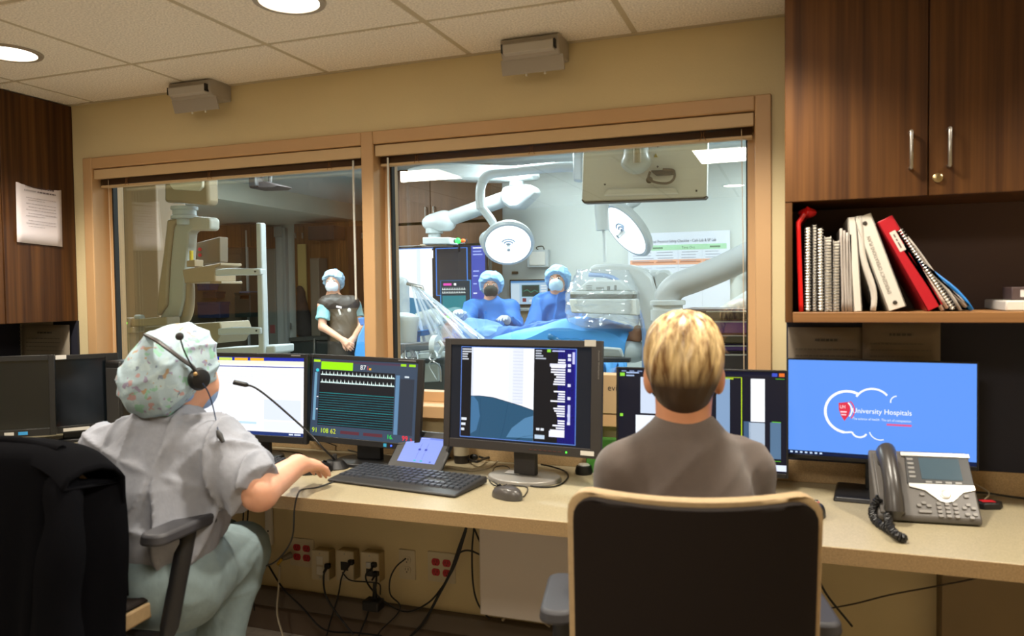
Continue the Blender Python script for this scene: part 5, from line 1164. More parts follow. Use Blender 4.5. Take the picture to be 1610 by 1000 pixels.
# ceiling light panels
m_trof = mat('light_panel', '#FFFFFF', .5, emit=((.9, .98, 1.0), 6))
for i, (x, y, lb) in enumerate(((.35, 7.35, 'square ceiling light at the upper right of the procedure room'), (-2.3, 4.4, 'ceiling light panel over the near side of the procedure room'), (-2.4, 6.9, 'ceiling light panel behind the surgical lamps'), (-4.9, 5.2, 'ceiling light panel left of the surgical lamps'), (-4.5, 6.6, 'ceiling light panel above the beige machine'), (.4, 4.6, 'ceiling light panel above the purple cart'))):
    t = thing('ceiling_light', (x, y, PCZ), lb, 'ceiling light', 'light panels in the procedure room')
    fr = MB()
    for b in ((-.32, .32, -.32, -.29), (-.32, .32, .29, .32), (-.32, -.29, -.29, .29), (.29, .32, -.29, .29)): fr.bx(*b, -.012, .0)
    fr.build('frame', m_white, t, smooth=False); MB().bx(-.29, .29, -.29, .29, -.006, -.003).build('diffuser', m_trof, t, smooth=False)
    a_ = area('panel_light', (x, y, PCZ - .02), .56, PROC_W * (1.7 if x < -4 and y < 6 else 1.1 if x < -4 else 1), COOL)
    a_.parent = t; a_.location = (0, 0, -.02)

def W(px, py, y): return aty(px, py, y)
def slab(name, pts, y, th, m, parent, bevel=.01, sub=None):
    return MB().prism(pts, lambda a, b: W(a, b, y), lambda a, b: W(a, b, y) + Vector((0, th, 0))).build(name, m, parent, world=True, bevel=bevel)

# walnut cabinets behind the monitor bank
yc = PY1 - .36
def pcab(px0, px1, py0, py1, label, handle=None):
    a, b = W(px0, py0, yc), W(px1, py1, yc); t = thing('wall_cabinet', ((a.x + b.x) / 2, yc, b.z), label, 'cabinet', 'walnut cabinets in the procedure room')
    MB().bx(a.x, b.x, yc, PY1 - .002, b.z, min(a.z, PCZ)).build('body', m_wood2, t, world=True, bevel=.003)
    n = 2
    for k in range(n):
        x0 = a.x + (b.x - a.x) * k / n; x1 = a.x + (b.x - a.x) * (k + 1) / n
        d = MB().bx(x0 + .004, x1 - .004, yc - .02, yc, b.z + .004, min(a.z, PCZ) - .004).build('door', m_wood2, t, world=True, bevel=.003)
        hx = x1 - .05 if k == 0 else x0 + .05
        MB().tube([(hx, yc - .02, b.z + .06), (hx, yc - .05, b.z + .06), (hx, yc - .05, b.z + .2), (hx, yc - .02, b.z + .2)], .007, 8).build('handle', m_metal, d, world=True)
pcab(588, 772, 268, 350, 'upper walnut cabinet behind the overhead boom')
pcab(588, 772, 352, 452, 'lower walnut cabinet behind the wall of screens')

# far alcove: walnut wardrobe wall, door with pale frame, yellow board, boxes
def far_slab(name, px0, px1, py0, py1, y, th, m, parent, bevel=.006):
    a, b = W(px0, py0, y), W(px1, py1, y); return MB().bx(a.x, b.x, y, y + th, max(b.z, 0.0), a.z).build(name, m, parent, world=True, bevel=bevel)
t = thing('wardrobe', W(530, 560, PYL - .5), 'walnut wardrobe wall behind the woman in the apron', 'wardrobe')
far_slab('body', 462, 600, 352, 900, PYL - .42, .4, wood('alcove_walnut', '#5A3E22', '#8A6236', .5), t)
for k, (a, b) in enumerate(((463, 488), (489, 514), (515, 545), (546, 592))): far_slab('door', a, b, 356, 890, PYL - .45, .025, MATS['alcove_walnut'] if k < 3 else m_wood2, t)
for px in (463, 474, 568): far_slab('handle', px, px + 1.6, 366, 375, PYL - .48, .03, m_metal, t, .002)
t = thing('refrigerator', W(508, 560, PYL - .75), 'tall grey brown cupboard panel behind the woman in the apron', 'cupboard'); far_slab('body', 487, 512, 406, 900, PYL - .7, .22, mat('cupboard_grey', '#7D7362', .5), t); far_slab('door', 488, 511, 408, 890, PYL - .72, .02, MATS['cupboard_grey'], t)
t = thing('pinboard', W(475, 480, PYL - .5), 'tall yellow board beside the far door', 'board'); far_slab('panel', 467, 483, 384, 520, PYL - .49, .035, mat('board_yellow', '#C2A766', .7), t)
t = thing('hanging_coat', W(478, 520, PYL - .58), 'dark coat hanging on the yellow board', 'coat'); body('coat_body', [cone(W(472, 455, PYL - .58), W(480, 520, PYL - .6), .05, .13, .05), cone(W(470, 452, PYL - .58), W(474, 460, PYL - .58), .03, .05, .03)], mat('coat_grey', '#3A342F', .9), t, .015, folds(.012, 26, 4))
t = thing('dark_shelf_box', W(470, 372, PYL - .9), 'dark box on top of the far wardrobe under the soffit', 'box'); far_slab('body', 484, 525, 356, 376, PYL - .76, .31, mat('box_dark', '#3A322E', .6), t)
d1 = thing('door_1', W(415, 560, PYL - .03), None, None); d1['kind'] = 'structure'
m_dfr = mat('door_frame', '#B9BDB9', .5)
for b in ((443, 460, 358, 900), (398, 443, 358, 372), (392, 400, 358, 900)): far_slab('frame', *b, PYL - .08, .1, m_dfr, d1)
far_slab('leaf', 400, 443, 372, 900, PYL - .05, .04, mat('door_leaf', '#8E9288', .5), d1); far_slab('handle', 455.5, 457, 508, 518, PYL - .12, .03, m_metal, d1, .002); far_slab('red_sign', 424, 432, 511, 524, PYL - .06, .012, mat('sign_red', '#A8605C', .6), d1, .002)
t = thing('cabinet_run', W(350, 560, PYL - .6), 'dim brown cupboards behind the beige machine arm', 'cupboard'); far_slab('body', 205, 392, 388, 900, PYL - .55, .5, mat('cupboard_brown', '#6E6450', .6), t)
for (a, b) in ((207, 268), (270, 310), (312, 350), (352, 390)): far_slab('door', a, b, 400, 880, PYL - .58, .03, MATS['cupboard_brown'], t)
far_slab('cornice', 200, 395, 362, 388, PYL - .65, .6, wood('alcove_walnut', '#5A3E22', '#8A6236', .5), t)
far_slab('glass_frame', 385, 392, 362, 560, PYL - .66, .04, m_dfr, t)
for (px, py, w_, h_, c, lb) in ((319, 452, 9, 9, '#27406E', 'small blue box on the dim brown cupboards'), (328, 488, 18, 24, '#26375E', 'dark navy box below the blue box'), (329, 464, 10, 9, '#1E2430', 'dark rounded device between the blue boxes'), (381, 480, 13, 38, '#22332E', 'dark green case beside the white post'), (384, 465, 8, 12, '#56688A', 'grey blue screen beside the white post')):
    t = thing('supply_box', W(px, py + h_ / 2, PYL - .85), lb, 'box', 'boxes in the far alcove'); far_slab('body', px - w_, px + w_, py - h_ / 2, py + h_ / 2, PYL - .80, .22, mat('box' + c, c, .5), t, .01); far_slab('lid', px - w_ - .3, px + w_ + .3, py - h_ / 2 - 1, py - h_ / 2 + 3, PYL - .805, .23, mat('box' + c, c, .5), t, .006)

t = thing('added_backdrop', W(225, 560, 4.75), 'tall tan backdrop added to brighten the far left of the window', 'cabinet')  # made-up cabinet shape, added to brighten the pane behind the reflected walnut
far_slab('body', 150, 262, 285, 860, 4.75, .3, mat('backdrop_tan', '#A58C70', .6), t)
for (a, b) in ((152, 205), (207, 260)): far_slab('door', a, b, 290, 840, 4.73, .02, mat('backdrop_tan', '#A58C70', .6), t)  # door fronts of the added backdrop, same brightening tan
# ceiling projector
t = thing('ceiling_projector', W(412, 283, 6.6), 'dark angled device hanging from the procedure room ceiling', 'projector')
slab('body', [(392, 287), (418, 285), (437, 291), (430, 295), (392, 296)], 6.6, .25, mat('projector_dark', '#3A3434', .4), t); slab('head', [(390, 278), (401, 277), (402, 292), (391, 294)], 6.55, .12, m_dgrey, t)
for px in (412, 425): MB().tube([W(px, 287, 6.7), W(px + 1, 268, 6.7), Vector((W(px, 268, 6.7).x, 6.7, PCZ))], .02, 8).build('bracket', m_dgrey, t, world=True)

# ------------------------------------------------------------------ beige overhead arm (left pane)
yb = 4.05
t = thing('overhead_machine_arm', W(285, 560, yb), 'large beige ceiling hung machine arm in the left window', 'machine arm')
slab('carriage', [(258, 262), (326, 258), (328, 318), (322, 323), (300, 320), (258, 318)], yb, .10, m_pbeige, t, .02)
slab('carriage_panel', [(266, 262), (318, 260), (318, 294), (312, 300), (272, 298), (266, 290)], yb - .02, .05, mat('carriage_panel', '#CFC7B4', .4), t, .006)
tc_ = W(290, 330, yb + .06)
MB().lathe([(.085, -.02), (.085, .0), (.075, .004), (.075, .035), (.085, .04), (.085, .06)], tc_ - Vector((0, 0, .04)), n=28).build('swivel', m_enamelg, t, world=True)
MB().cyl(tc_ - Vector((0, 0, .1)), tc_, .05).build('spindle', m_enamelg, t, world=True)
slab('arm_housing', [(286, 340), (328, 341), (331, 345), (331, 358), (328, 362), (301, 362), (296, 366), (294, 400), (290, 440), (289, 470), (282, 498), (262, 502), (250, 500), (262, 480), (266, 440), (268, 400), (273, 356)], yb + .05, .09, mat('arm_ivory', '#A3A59C', .4), t, .02)
slab('arm_cover', [(262, 345), (284, 341), (271, 356), (264, 420), (262, 480), (250, 496), (245, 496), (250, 440), (256, 400)], yb + .03, .09, m_pbeige, t, .015)
MB().tube(spline([W(293, 446, yb + .1), W(298, 450, yb + .1), W(297, 485, yb + .1), W(290, 502, yb + .1), W(278, 506, yb + .1)], 5), .035, 12).build('lower_bend', m_pbeige, t, world=True)
slab('control_box', [(286, 424), (338, 415), (338, 443), (290, 446)], yb - .05, .2, m_pbeige, t, .008)
slab('control_ledge', [(335, 416), (347, 413), (347, 417), (338, 421)], yb - .05, .2, m_pbeige, t, .003); slab('control_ledge', [(330, 443), (348, 442), (348, 446), (330, 446)], yb - .05, .2, m_pbeige, t, .003)
MB().tube([W(301, 414, yb), W(301, 394, yb)], .012, 8).build('yellow_peg', mat('peg_yellow', '#C8B030', .5), t, world=True); slab('peg_block', [(293, 410), (306, 408), (306, 419), (293, 420)], yb - .03, .08, m_pbeige, t, .004)
slab('side_panel', [(308, 382), (346, 372), (346, 412), (308, 416)], yb + .2, .08, mat('panel_umber', '#6E6350', .5), t, .006)
for py in (392, 401): MB().cyl(W(314, py, yb + .2), W(314, py, yb + .19), .012).build('socket', m_red, t, world=True)
t = thing('equipment_bar', W(225, 510, yb - .1), 'beige horizontal bar with a green light at the left window edge', 'equipment bar')
slab('bar', [(190, 503), (262, 498), (262, 512), (190, 515)], yb - .1, .12, m_pbeige, t, .008); slab('upright', [(190, 500), (203, 500), (208, 835), (198, 835)], yb - .12, .08, m_pbeige, t, .006); slab('clamp', [(198, 515), (209, 514), (209, 523), (199, 524)], yb - .14, .1, m_pbeige, t, .005)
MB().ell(W(199, 508, yb - .12), (.007, .004, .007), 10).build('indicator', mat('led_g2', '#60FF30', .4, emit=('#80FF40', 2)), t, world=True); MB().cyl(W(214, 500, yb - .05), W(224, 500, yb - .05), .022).build('connector', m_enamelg, t, world=True)
slab('lower_tray', [(228, 514), (345, 506), (350, 520), (340, 540), (228, 536)], yb + .1, .3, mat('tray_umber', '#9A8C70', .5), t, .008)
# white post with two arms
t = thing('equipment_post', W(410, 560, yb), 'slim white post with two curved arms in the left window', 'post')
slab('post', [(402, 350), (410, 350), (424, 862), (412, 862)], yb - .12, .05, m_enamel, t, .008)
for (py, x0) in ((428, 338), (521, 342)): slab('arm', [(x0, py - 4), (x0 + 20, py - 6.5), (409, py - 6), (409, py + 4.5), (x0 + 20, py + 5), (x0, py + 6)], yb - .14, .06, m_enamel, t, .008)
slab('foot_rail', [(335, 548), (432, 543), (432, 556), (335, 560)], yb - .1, .2, m_enamel, t, .01)
for (px, py) in ((401, 427), (403, 520)): MB().cyl(W(px, py, yb - .139), W(px, py, yb - .145), .006, n=10).build('screw', m_dgrey, t, world=True)

# ------------------------------------------------------------------ overhead boom with screens
yk = 7.0
bm = thing('monitor_boom', W(740, 386, yk), 'white jointed ceiling boom carrying the wall of screens', 'boom')
slab('ceiling_beam', [(636, 266), (672, 256), (700, 255), (836, 262), (838, 278), (800, 284), (740, 283), (690, 281), (668, 277)], yk + .2, .25, m_enamel, bm, .03)
MB().cyl(W(812, 281, yk + .3), W(812, 292, yk + .3), .075).build('beam_swivel', m_enamelg, bm, world=True)
slab('elbow_housing', [(790, 293), (832, 289), (840, 297), (838, 304), (815, 326), (800, 328), (787, 318), (785, 305)], yk + .16, .25, m_enamel, bm, .03)
body('spring_arm', [cone(W(790, 314, yk + .28), W(690, 350, yk + .28), .078, .078, .04)], m_enamel, bm, .02)
body('lower_housing', [ellp(W(688, 350, yk + .28), (.17, .12, .10), None, .05), ellp(W(700, 348, yk + .28), (.12, .1, .11), None, .05), plane(W(690, 360, yk), (0, 0, -1))], m_enamel, bm, .016)
MB().cyl(W(683, 359, yk + .28), W(683, 367, yk + .28), .09).build('lower_swivel', m_enamelg, bm, world=True); MB().cyl(W(683, 366, yk + .28), W(683, 374, yk + .28), .065).build('spindle', m_enamelg, bm, world=True)
slab('mount_plate', [(664, 373), (707, 373), (707, 384), (664, 384)], yk + .05, .4, m_enamel, bm, .01); slab('mount_rail', [(660, 384), (703, 384), (703, 387), (660, 387)], yk + .1, .3, m_pbeige, bm, .006)
t = thing('indicator_light', W(722, 380, yk), 'small green and orange lamp on the screen frame', 'indicator')
MB().ell(W(720, 378.5, yk), (.028, .028, .028), 14).build('green_lens', mat('lamp_green', '#20E040', .4, emit=('#20F040', 5)), t, world=True); MB().ell(W(728, 378.5, yk), (.026, .026, .02), 14).build('orange_lens', mat('lamp_orange', '#C05A20', .4, emit=('#D8601C', .8)), t, world=True); MB().bx(*(lambda a, b: (a.x, b.x, yk + .01, yk + .06, b.z, a.z))(W(712, 376, yk), W(732, 381, yk))).build('holder', m_dgrey, t, world=True, bevel=.01); MB().tube([W(722, 380, yk + .04), W(722, 396, 7.27)], .012, 8).build('stem', m_dgrey, t, world=True)
# wall of screens
ys = 7.25; a, b = W(583, 388, ys), W(770, 512, ys); sw, sh = b.x - a.x, a.z - b.z
sc_ = thing('display_screen', ((a.x + b.x) / 2, ys, b.z), 'large wall of screens with x-ray and heart traces behind the surgeon', 'display')
MB().bx(-sw / 2, sw / 2, .004, .09, 0, sh).build('casing', m_blackgloss, sc_, bevel=.008)
P_ = Panel(sw - .04, sh - .04, 0, .02, .0); P_.step = .0012
P_.rect(0, 0, 1, 1, '#151C2A').up(); P_.rect(.02, .03, .545, .985, '#4F86D8').up(); P_.rect(.03, .04, .535, .975, '#F2F8FF').rect(.565, .36, .84, .975, '#3C78D0').rect(.87, .03, .985, .99, '#3A4CB0').rect(.535, .04, .562, .97, '#0C1018').up()
P_.rect(.575, .37, .83, .965, '#232832').rect(.60, .04, .865, .56, '#2E7FC0').rect(.40, .3, .43, .97, '#DCE8F4').rect(.47, .85, .545, .95, '#FFFFFF').up(); P_.rect(.61, .05, .855, .55, '#0F2A3A').poly([(.03, .42), (.2, .38), (.38, .33), (.535, .30), (.535, .04), (.03, .04)], '#1F6E96').up()
P_.rect(.62, .16, .82, .36, '#147886').rect(.63, .49, .70, .52, '#E04AB8').rect(.72, .49, .74, .52, '#FFFFFF').rect(.63, .07, .68, .10, '#9BE030').rect(.62, .115, .84, .13, '#C04A9A')
for k in range(14): P_.poly([(.62 + k * .0145, .44), (.626 + k * .0145, .44), (.623 + k * .0145, .47)], '#EAF6F4').poly([(.62 + k * .0145, .395), (.626 + k * .0145, .395), (.623 + k * .0145, .425)], '#EAF6F4')
P_.rect(.62, .436, .82, .441, '#EAF6F4').rect(.62, .391, .82, .396, '#EAF6F4')
for v, c, l in ((.955, '#F0F2FF', .09), (.91, '#9FB0F0', .07), (.87, '#9FB0F0', .08), (.66, '#9FB0F0', .05), (.6, '#9FB0F0', .04), (.5, '#9FB0F0', .03), (.38, '#DDE4FF', .03), (.26, '#DDE4FF', .04), (.12, '#DDE4FF', .06)): P_.rect(.885, v, .885 + l, v + .016, c)
P_.build('screen', printed('boom_screen', 1.3, .3), sc_, smooth=False, kind='stuff')
MB().tube([Vector((0, .1, sh - .02)), Vector((0, .14, sh + .04))], .04, 10).build('bracket', m_enamelg, sc_)

# ------------------------------------------------------------------ surgical lamps
m_lampface = mat('surgical_glow', '#FFFFFF', .4, emit=((.95, .99, 1.0), 2.2)); m_lampdot = mat('lamp_grille', '#9FB4CC', .5)
def surgical_lamp(label, c, aim, r, arm):
    t = thing('surgical_lamp', c, label, 'surgical lamp', 'surgical lamps over the table'); n = Vector(aim).normalized(); Mx = n.to_track_quat('-Z', 'Y').to_matrix().to_4x4()
    MB().lathe([(r * .3, .075), (r * .7, .065), (r * .97, .035), (r * 1.0, .0), (r * .93, -.018), (r * .86, -.02)], n=40).xf(Mx).build('dome', m_enamel, t)
    MB().lathe([(r * .87, -.019), (r * .80, -.023), (r * .2, -.025)], n=40).xf(Mx).build('lens', m_lampface, t)
    for k in range(3): MB().tube([Vector((r * (.10 + .10 * k) * math.cos(R(a_)), r * (.10 + .10 * k) * math.sin(R(a_)), -.034)) for a_ in range(35, 146, 10)], r * .03, 6).xf(Mx).build('vent', m_lampdot, t)
    MB().tube([Vector((0, 0, -.02)), Vector((0, 0, -.10))], r * .07, 12).xf(Mx).build('handle', m_enamel, t)
    for nm, pts, rr in arm: MB().tube(spline(pts, 6), rr, 12).build(nm, m_enamel, t, world=True)
    l = bpy.data.lights.new('surgical_beam', 'SPOT'); l.energy = 60; l.color = (.95, .99, 1); l.spot_size = R(70); l.spot_blend = .6; l.shadow_soft_size = r * .8
    o = bpy.data.objects.new('surgical_beam', l); COL.objects.link(o); o.parent = t; o.matrix_local = Matrix.Translation(n * .05) @ Mx
    return t
yl = 6.5
c1 = W(799, 383, yl)
surgical_lamp('round lit surgical lamp left of the surgeons, facing the window', c1, (.30, -.72, -.62), .235,
    [('ceiling_pipe', [W(908, 262, yl + .1), W(860, 264, yl + .1), W(800, 270, yl + .1), W(770, 274, yl + .1), W(757, 290, yl + .1), W(755, 312, yl + .1), W(757, 328, yl + .1)], .045), ('drop_arm', [W(757, 326, yl + .1), W(772, 345, yl + .1), W(785, 366, yl + .12), c1 + Vector((0, .16, .09))], .038), ('yoke', [W(785, 362, yl + .1), W(765, 366, yl), W(757, 375, yl - .05), W(760, 388, yl)], .02)])
c2 = W(985, 361, yl - .3)
surgical_lamp('round lit surgical lamp right of the surgeons, tipped sideways', c2, (-.62, -.52, -.60), .265,
    [('drop_arm', [W(945, 300, yl - .5), W(946, 330, yl - .5), W(948, 362, yl - .5)], .055), ('drop_tip', [W(949, 362, yl - .5), W(950, 372, yl - .5), W(951, 412, yl - .5)], .012), ('yoke', [W(990, 345, yl - .1), W(990, 325, yl - .1), W(1000, 318, yl - .1), W(1003, 312, yl - .1), W(1004, 290, yl - .1), W(1004, 262, yl - .1)], .035)])
t = thing('ceiling_post', (W(908, 250, yl + .1).x, yl + .1, PCZ), 'white vertical ceiling post beside the hanging monitor', 'post')
slab('post', [(900, 225), (916, 225), (916, 285), (900, 285)], yl + .03, .12, m_enamel, t, .02); MB().lathe([(.14, -.06), (.16, -.02), (.16, 0)], (0, 0, 0), n=28).build('ceiling_rose', m_enamel, t)

# hanging monitor seen from behind
yh = 3.75
hm = thing('hanging_monitor', W(1012, 318, yh), 'large hanging monitor seen from its grey back', 'monitor')
m_hb = mat('monitor_back', '#DCDBD8', .45, bump=(500, .05))
MB().prism([(917, 212), (1113, 218), (1111, 308), (1107, 311), (918, 318), (914, 314)], lambda a, b: W(a, b, yh), lambda a, b: W(a, b, yh) + Vector((0, .06, 0))).build('casing', m_hb, hm, world=True, bevel=.008)
slab('edge_trim', [(914, 315), (918, 319.5), (1108, 312.5), (1112, 308), (1110, 308), (1106, 310.5), (919, 317), (915, 313)], yh - .004, .068, m_dgrey, hm, .001)
slab('back_bulge', [(955, 296), (1060, 293), (1068, 305), (948, 308)], yh - .02, .04, m_hb, hm, .008)
body('arm_mount', [cone(W(1000, 205, yh - .08), W(1000, 254, yh - .08), .055, .06, .03), ellp(W(1000, 256, yh - .08), (.07, .05, .035), None, .03)], m_enamel, hm, .012)
MB().tube([W(1002, 225, yh - .15), W(1002, 256, yh - .14)], .018, 10).build('arm_slot', mat('slot_tan', '#A89C86', .5), hm, world=True)
MB().tube([W(1002, 250, yh - .08), Vector((W(1002, 240, yh - .08).x, yh - .08, PCZ))], .045, 14).build('drop_tube', m_enamel, hm, world=True)
slab('cable_plate', [(1022, 268), (1060, 266), (1056, 273), (1030, 275)], yh - .05, .05, m_dgrey, hm, .003)
MB().tube(spline([W(1022, 270, yh - .05), W(1020, 281, yh - .06), W(1032, 287, yh - .07), W(1050, 288, yh - .07), W(1060, 280, yh - .06), W(1058, 268, yh - .05), W(1042, 266, yh - .05)], 5), .006, 8).build('cable_loop', mat('cable_brownish', '#5A4E42', .5), hm, world=True)
MB().cyl(W(1021, 283, yh - .06), W(1021, 283, yh - .03), .016).build('cable_knob', MATS['cable_brownish'], hm, world=True)
slab('warning_mark', [(1028, 247), (1034, 247), (1031, 241)], yh - .004, .006, mat('warn_yellow', '#B8A23A', .5), hm, 0)
for (px, py) in ((982, 247), (983, 263), (951, 290), (1034, 230), (1034, 262), (1095, 300)): MB().cyl(W(px, py, yh + .001), W(px, py, yh - .004), .005, n=10).build('screw', m_dgrey, hm, world=True)

# ------------------------------------------------------------------ back wall things
yw = PY1 - .01
def wall_panel(name, px0, px1, py0, py1, th, m, label, cat, parts=None):
    a, b = W(px0, py0, yw), W(px1, py1, yw); t = thing(name, ((a.x + b.x) / 2, yw, b.z), label, cat); w_, h_ = b.x - a.x, a.z - b.z
    MB().bx(-w_ / 2, w_ / 2, -th, 0, 0, h_).build('body', m, t, bevel=.004)
    if parts: parts(t, w_, h_, th)
    return t
def poster(t, w_, h_, th):
    P_ = Panel(w_, h_, 0, 0, -th - .002); P_.step = .001; P_.rect(0, 0, 1, 1, '#D9DCE6').up(); P_.rect(.14, .78, .97, .845, '#A9D4AE').rect(.02, .60, .94, .665, '#E8A98A').up()
    P_.text(.17, .875, .05, 'Universal Protocol Safety Checklist - Cath Lab & EP Lab', '#5A5F6A', 'l', .70)
    for u, s_ in ((.30, ''), (.60, 'Time Out'), (.86, '')): (P_.text(u, .795, .04, s_, '#4A6A50', 'c') if s_ else P_.rect(u - .05, .80, u + .05, .82, '#6A8A70'))
    rnd = random.Random(3)
    for u0, u1 in ((.04, .26), (.28, .48), (.52, .72), (.76, .94)):
        for k in range(4): P_.rect(u0 + .02 * rnd.random(), .75 - k * .035, u1 - .05 * rnd.random(), .757 - k * .035, '#9095A2')
        P_.rect(u0, .625, u1, .64, '#B8765A')
        for k in range(5): P_.rect(u0, .56 - k * .05, u1 - .09 * rnd.random(), .566 - k * .05, '#A3A8B6')
    for u in (.50, .735): P_.rect(u, .02, u + .003, .78, '#C2C6D2')
    P_.build('print', m_paper, t, smooth=False, kind='stuff')
wall_panel('wall_poster', 988, 1148, 368, 492, .01, mat('poster_stock', '#D9DCE6', .6), 'large safety checklist poster on the back wall', 'poster', poster)
wall_panel('wall_box', 832, 865, 394, 420, .08, m_enamel, 'white box on the back wall above the right surgeon', 'wall box', lambda t, w_, h_, th: (MB().bx(-w_ * .38, w_ * .38, -th - .01, -th, .02, h_ - .02).build('door', m_white, t, bevel=.01), MB().tube(spline([(.0, -.05, h_), (-.02, -.05, h_ + .03), (.05, -.05, h_ + .04), (.07, -.05, h_)], 5), .006, 6).build('cable', m_dgrey, t)))
wall_panel('wall_plate', 805, 815, 427, 431, .01, m_dgrey, 'tiny dark plate on the back wall between the surgeons', 'plate', lambda t, w_, h_, th: MB().bx(-w_ * .4, w_ * .4, -th - .003, -th, h_ * .2, h_ * .8).build('insert', m_black, t))
def small_screen(t, w_, h_, th):
    P_ = Panel(w_ * .94, h_ * .90, 0, h_ * .05, -th - .002); P_.step = .001; P_.rect(0, 0, 1, 1, '#A8CBEA').up(); P_.rect(0, .92, 1, 1, '#3B82C0').rect(.3, .32, .78, .82, '#1E5A5A').rect(.32, .1, .42, .26, '#7A3A4A').rect(.5, .1, .7, .2, '#DDE8F4').rect(.02, .06, .24, .86, '#C8DFF2').up(); P_.rect(.33, .36, .75, .78, '#18343A').up(); P_.line([(.35, .55), (.45, .62), (.55, .5), (.65, .6), (.74, .52)], .02, '#3FA890')
    for k in range(6): P_.rect(.82, .2 + k * .11, .97, .26 + k * .11, '#E8F1FA')
    P_.build('screen', m_screen, t, smooth=False, kind='stuff')
wall_panel('wall_display', 804, 866, 440, 480, .06, m_blackgloss, 'small lit display on the back wall between the surgeons', 'display', small_screen)
wall_panel('base_cabinet', 780, 900, 488, 560, .3, m_pbeige, 'pale counter front along the back wall', 'counter', lambda t, w_, h_, th: MB().bx(-w_ / 2, w_ / 2, -th - .03, 0, h_, h_ + .03).build('counter_top', m_enamelg, t, bevel=.006))
t = thing('rail_bracket', W(1172, 440, PY1 - .03), 'small dark clamps on a rail beside the poster', 'bracket')
for (px, py) in ((1149, 401), (1152, 431), (1175, 425)): slab('clamp', [(px, py - 3), (px + 7, py - 3), (px + 7, py + 3), (px, py + 3)], PY1 - .06, .05, m_dgrey, t, .006)
MB().tube([W(1178, 425, PY1 - .05), W(1177, 460, PY1 - .05)], .02, 10).build('rod', m_metal, t, world=True); MB().tube([W(1149, 401, PY1 - .05), W(1175, 389, PY1 - .05), W(1178, 425, PY1 - .05)], .006, 6).build('wire', m_dgrey, t, world=True)

# ------------------------------------------------------------------ C-arm with draped detector
yC = 5.7
ca = thing('c_arm', W(1000, 620, yC), 'white curved x-ray C-arm with plastic covered detector', 'x-ray machine')
outer = [(925, 421), (935, 416), (965, 414), (990, 416), (1012, 424), (1025, 436), (1033, 460), (1036, 500), (1036, 620), (1012, 620), (1013, 560), (1012, 530), (1008, 505), (1000, 480), (988, 458), (972, 443), (955, 434), (926, 431)]
slab('arc', outer, yC, .34, m_enamel, ca, .02)
inner = spline([W(926, 432, yC - .004), W(955, 434, yC - .004), W(972, 442, yC - .004), W(990, 460, yC - .004), (W(1003, 486, yC - .004)), W(1011, 515, yC - .004), W(1013, 545, yC - .004), W(1012, 590, yC - .004)], 6)
MB().tube(inner, .016, 8).build('blue_edge', mat('edge_blue', '#7F9CC8', .4), ca, world=True)
slab('column', [(1016, 440), (1020, 424), (1036, 424), (1048, 440), (1052, 520), (1052, 640), (1016, 640)], yC + .1, .3, m_enamel, ca, .02)
slab('pivot_cover', [(1028, 432), (1034, 425), (1046, 424), (1056, 430), (1056, 440), (1050, 470), (1036, 500), (1032, 470)], yC + .02, .14, m_enamelg, ca, .02)
m_det = mat('detector_white', '#CBD0CE', .5)
MB().prism([(902, 458), (925, 440), (975, 440), (996, 458)], lambda a, b: W(a, b, yC - .1), lambda a, b: W(a, b, yC - .1) + Vector((0, .42, 0))).build('detector_top', m_det, ca, world=True, bevel=.015)
slab('detector_band', [(896, 463), (996, 463), (996, 469), (896, 469)], yC - .12, .46, mat('band_grey', '#5A625F', .4), ca, .005)
slab('detector_base', [(894, 470), (1000, 470), (1002, 496), (898, 492)], yC - .13, .48, m_det, ca, .01)
slab('detector_rim', [(896, 458), (998, 458), (998, 463), (896, 463)], yC - .12, .46, m_det, ca, .005)
P_ = Panel(.3, .06, W(948, 460, yC - .1).x, W(948, 459, yC - .1).z, yC - .125); P_.step = .001
for k in range(3): P_.rect(.1, .2 + k * .25, .25, .3 + k * .25, '#6A706E')
P_.rect(.35, .3, .55, .6, '#8A908E').rect(.62, .2, .7, .7, '#6A706E').rect(.8, .2, .86, .8, '#6A706E').build('panel_print', m_paper, ca, world=True, smooth=False, kind='stuff')
m_film = glassy('plastic_film', (.98, .99, 1), 1.4, .12, .07, (.85, .92, 1))
def film(name, label, f, nu=26, nv=26, parent=None, amp=.02, freq=30):
    def g(u, v):
        p = f(u, v); return p + Vector((0, amp * math.sin(freq * u + 9 * math.sin(5 * v)) * math.cos(freq * .4 * v), amp * .3 * math.sin(freq * 1.3 * v + 4 * u)))
    return MB().grid(g, nu, nv).build(name, m_film, parent, world=bool(parent), solid=.002)
pb = thing('plastic_cover', W(945, 515, yC - .25), 'clear crumpled plastic bag around the detector', 'plastic cover')
def bag(u, v):
    a = 2 * math.pi * u; cx = 948 + 56 * math.cos(a) * (1 + .06 * math.sin(3 * a)); y_ = yC + .1 - .33 * math.sin(a); py = 425 + 85 * v + 6 * math.sin(3 * a + 2) * v; k = .72 + .32 * min(1, v * 2.2) - .05 * max(0, v - .8) * 5
    return W(948 + (cx - 948) * k, py, y_)
film('bag_film', '', bag, 64, 26, pb, .02, 38)
film('bag_hem', '', lambda u, v: W(905 + 105 * u, 498 + 14 * v + 4 * math.sin(9 * u), yC - .26 + .02 * math.sin(14 * u)), 30, 6, pb, .015, 40)

